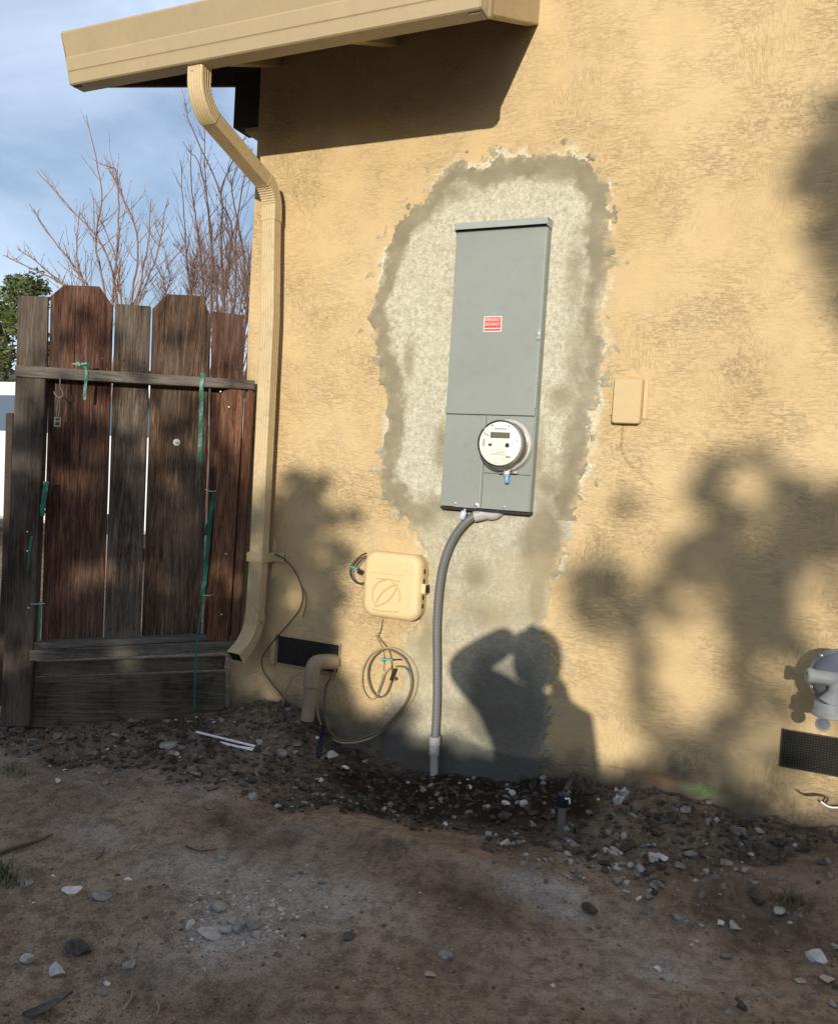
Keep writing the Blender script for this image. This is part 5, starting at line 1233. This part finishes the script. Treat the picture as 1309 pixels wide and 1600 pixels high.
scatter('rubble', {'st_grey': 'grey pebbles spilling out right of the damp hollow', 'st_light': 'pale pebbles spilling out right of the damp hollow', 'st_white': 'white crumbs spilling out right of the damp hollow'},
        230, {'st_grey': 3, 'st_light': 1.0, 'st_white': .3}, (-.85, .15, -.80, -.15, lambda x, y: math.exp(-((x+.42)/.30)**2-((y+.50)/.14)**2)), .004, .019, 8, 2.6)
scatter('gravel', {'st_clod': 'brown dirt crumbs scattered over the open dirt', 'st_soil': 'dark crumbs scattered over the open dirt', 'st_grey': 'grey grit scattered over the open dirt', 'st_light': 'pale grit scattered over the open dirt', 'st_white': 'white specks scattered over the open dirt'},
        4200, {'st_clod': 7, 'st_soil': .8, 'st_grey': 1.6, 'st_light': .6, 'st_white': .2}, (-2.9, .75, -2.0, -.4, lambda x, y: .25+.75*(fbm(np.array(x*2.), np.array(y*2.), 3, 300) > 0)), .0015, .010, 9, 4.0)
hp = GP(365, 1452)
scatter('gravel', {'st_grey': 'grey grit round the broken stone heap', 'st_light': 'pale crumbs round the broken stone heap', 'st_white': 'white dusty crumbs round the broken stone heap'},
        420, {'st_grey': 2, 'st_light': 2, 'st_white': .6}, (hp.x-.4, hp.x+.4, hp.y-.3, hp.y+.4, lambda x, y: math.exp(-((x-hp.x+.02)/.15)**2-((y-hp.y-.08)/.13)**2)), .002, .009, 10, 2.2)

scatter('dirt_cake', {'st_clod': 'flat broken cakes of brown dirt in front of the gate', 'st_dark': 'flat dark clods in front of the gate'},
        150, {'st_clod': 3, 'st_dark': .6}, (-3.0, -1.7, -.75, -.2, lambda x, y: .8), .006, .032, 12, 2.4, .4)
scatter('rubble', {'st_grey': 'grey stones strewn at the right side of the yard', 'st_light': 'pale chips strewn at the right side of the yard', 'st_dark': 'dark stones strewn at the right side of the yard'},
        170, {'st_grey': 3, 'st_light': 1, 'st_dark': 2}, (-.1, .6, -1.15, -.2, lambda x, y: .8), .004, .02, 13, 2.6)
# white plastic strip, paper scrap, pipe stubs, twigs, leaf
a, b = GP(306, 1152), GP(398, 1172); a.z += .02; b.z += .012
ps = thing('plastic_strip', 'torn white plastic strip lying on the loose soil near the downspout', 'plastic strip', (a+b)/2)
d = (b-a).normalized(); sd_ = d.cross(Vector((0, 0, 1))).normalized()
MB().prism([a-sd_*.004, b-sd_*.004, b+sd_*.004+Vector((0, 0, -.002)), a+sd_*.004+Vector((0, 0, -.002))], (0, 0, .006), .001).build('strip', M['white'], ps)
MB().prism([a.lerp(b, .4)+sd_*.012-Vector((0, 0, .010)), a.lerp(b, .6)+sd_*.020-Vector((0, 0, .014)), b+sd_*.017-Vector((0, 0, .012)), b+sd_*.006-Vector((0, 0, .006)), a.lerp(b, .75)+sd_*.012-Vector((0, 0, .010))], (0, 0, .003)).build('flap', M['white'], ps)
def scrap(px, py, w, label, mat, seed, name='paper_scrap', lift=.012):
    q = random.Random(seed); p = GP(px, py); dist = (p-Vector((0, -DIST, 0))).dot(Vector(cf)); r = w*.5*dist/FPX; n = 9; V = []; 
    for j in range(3):
        for k in range(n):
            t = 2*pi*k/n; rr = r*(j+.2)/2.2*q.uniform(.75, 1.2); V.append(p+Vector((rr*math.cos(t), rr*.6*math.sin(t), lift+q.uniform(0, .012)*(1+j))))
    F = []
    for j in range(2):
        for k in range(n): F.append((j*n+k, j*n+(k+1) % n, j*n+n+(k+1) % n, j*n+n+k))
    F.append(tuple(range(n)))
    o = MB().add(V, F).build(name, M[mat], None); sm = o.modifiers.new('thickness', 'SOLIDIFY'); sm.thickness = .0012
    return tag(o, label, 'scrap', 'scraps of paper and plastic on the rubble')
scrap(971, 1250, 22, 'crumpled white paper scrap on the rubble right of the blue cap', 'st_white', 1)
scrap(965, 1264, 16, 'small torn white scrap just below the crumpled paper', 'st_white', 2)
scrap(1150, 1312, 26, 'dirty grey torn scrap near the right end of the rubble', 'st_light', 3)
bs = thing('pipe_stub', 'dark blue capped pipe stub standing in the rubble', 'pipe stub', GP(877, 1295))
p = GP(876, 1292); t_ = WP(880, 1240, -p.y)
MB().tube([p-Vector((0, 0, .03)), Vector((t_.x, p.y, t_.z-.03))], .013, 14).build('stub', M['conduit'], bs, 40)
M['navy'] = paint('navy_plastic', (.014, .018, .038), .45, .15, 20)
MB().lathe([(.019, -.045), (.021, -.040), (.021, -.004), (.016, 0), (.0001, .001)], Vector((t_.x, p.y, t_.z+.002)), (0, 0, 1), 18).build('cap', M['navy'], bs, 40)
MB().tube([Vector((t_.x+.012, p.y-.018, t_.z-.01)), Vector((t_.x+.026, p.y-.020, t_.z-.006)), Vector((t_.x+.028, p.y-.018, t_.z-.022))], .004, 8).build('white_tag', M['white'], bs, True)
p = GP(503, 1152); q_ = GP(497, 1185)
tag(MB().tube([p+Vector((.004, 0, .05)), p, q_], [.008, .009, .009], 12).build('pipe_stub', M['navy'], None, 40), 'short dark blue pipe stub below the cable coil', 'pipe stub')
st = GP(905, 1203)
tag(MB().tube([GP(882, 1243)+Vector((0, .02, .0)), st+Vector((0, -.01, .02))], [.016, .012], 6).build('wood_stake', M['wood_old'], None), 'grey splintered stake leaning on the wall behind the blue cap', 'stake')
def twigobj(pts, r, mat, label, lift=.008):
    P = spline([GP(a, b)+Vector((0, 0, lift)) for a, b in pts], 5); m = MB(); stick(m, P, r, r*.5, 6)
    return tag(m.build('twig', M[mat], None, True), label, 'twig', 'twigs on the dirt')
twigobj([(0, 1338), (30, 1327), (60, 1318), (82, 1308)], .006, 'bark', 'dark curved twig lying at the left edge')
twigobj([(150, 1348), (160, 1338), (163, 1330)], .003, 'bark', 'thin pale twig on the left dirt')
twigobj([(290, 1326), (305, 1333), (325, 1334), (340, 1331)], .003, 'bark', 'thin twig above the dusty patch')
twigobj([(345, 1295), (352, 1280), (350, 1265)], .003, 'bark', 'short upright twig on the damp edge')
twigobj([(192, 1585), (203, 1568), (207, 1555)], .003, 'straw', 'pale straw in the lower left corner, upright one')
twigobj([(245, 1572), (248, 1582), (244, 1592)], .003, 'straw', 'pale straw right of the upright one')
twigobj([(1030, 1560), (1010, 1558)], .004, 'straw', 'short pale splinter in the lower right dirt')
twigobj([(1165, 1340), (1185, 1345), (1198, 1336)], .003, 'bark', 'thin black curved twig at the right end of the rubble')
twigobj([(1125, 1300), (1148, 1320), (1158, 1338)], .005, 'bark', 'grey twig across the right part of the rubble')
lp = GP(75, 1585); m = MB(); V = []; F = []
for i in range(9):
    t = i/8; w = .019*math.sin(pi*min(1, t*1.05+.03))**.8+.001
    c_ = lp + Vector((-.04+.085*t, -.04+.07*t, .010+.045*t*t)); s_ = Vector((.6, -.75, 0)); V += [c_+s_*w, c_-Vector((0, 0, .006)), c_-s_*w]
for i in range(8):
    F += [(i*3, i*3+1, i*3+4, i*3+3), (i*3+1, i*3+2, i*3+5, i*3+4)]
lf = m.add(V, F).build('dry_leaf', M['st_dark'], None, True); sm = lf.modifiers.new('thickness', 'SOLIDIFY'); sm.thickness = .0015
tag(lf, 'curled dark grey dry leaf at the lower left corner', 'leaf')
def tuft(px, py, n, h, rad, label, seed):
    q = random.Random(seed); p = GP(px, py); m = MB()
    for _ in range(n):
        a = q.uniform(0, 6.28); r = rad*q.random(); b = p+Vector((r*math.cos(a), r*math.sin(a)*.6, -.005)); L = h*q.uniform(.4, 1); lean = Vector((q.uniform(-1, 1), q.uniform(-1, 1), 0))*.6
        s_ = Vector((math.cos(a+1.5), math.sin(a+1.5), 0))*.0022; V = []
        for k in range(4):
            t = k/3; c_ = b + Vector((0, 0, L*t*(1-.25*t))) + lean*L*t*t; V += [c_+s_*(1-t), c_-s_*(1-t)]
        m.add(V, [(0, 1, 3, 2), (2, 3, 5, 4), (4, 5, 7, 6)])
    o = m.build('grass_tuft', M['grass'], None); tag(o, label, 'grass', 'sparse grass tufts'); return o
tuft(285, 1108, 120, .07, .12, 'thin grass growing under the gate bottom rail', 1)
tuft(5, 1372, 160, .08, .10, 'green grass clump at the left picture edge', 2)
tuft(1235, 1412, 110, .06, .07, 'small grass tuft at the right near dark stones', 3)
tuft(893, 1300, 60, .05, .05, 'little weed at the foot of the blue capped stub', 4)
tuft(20, 1205, 60, .07, .08, 'sparse dry grass in front of the big post', 5)
tuft(420, 1105, 50, .05, .10, 'weeds under the mouth of the downspout', 6)
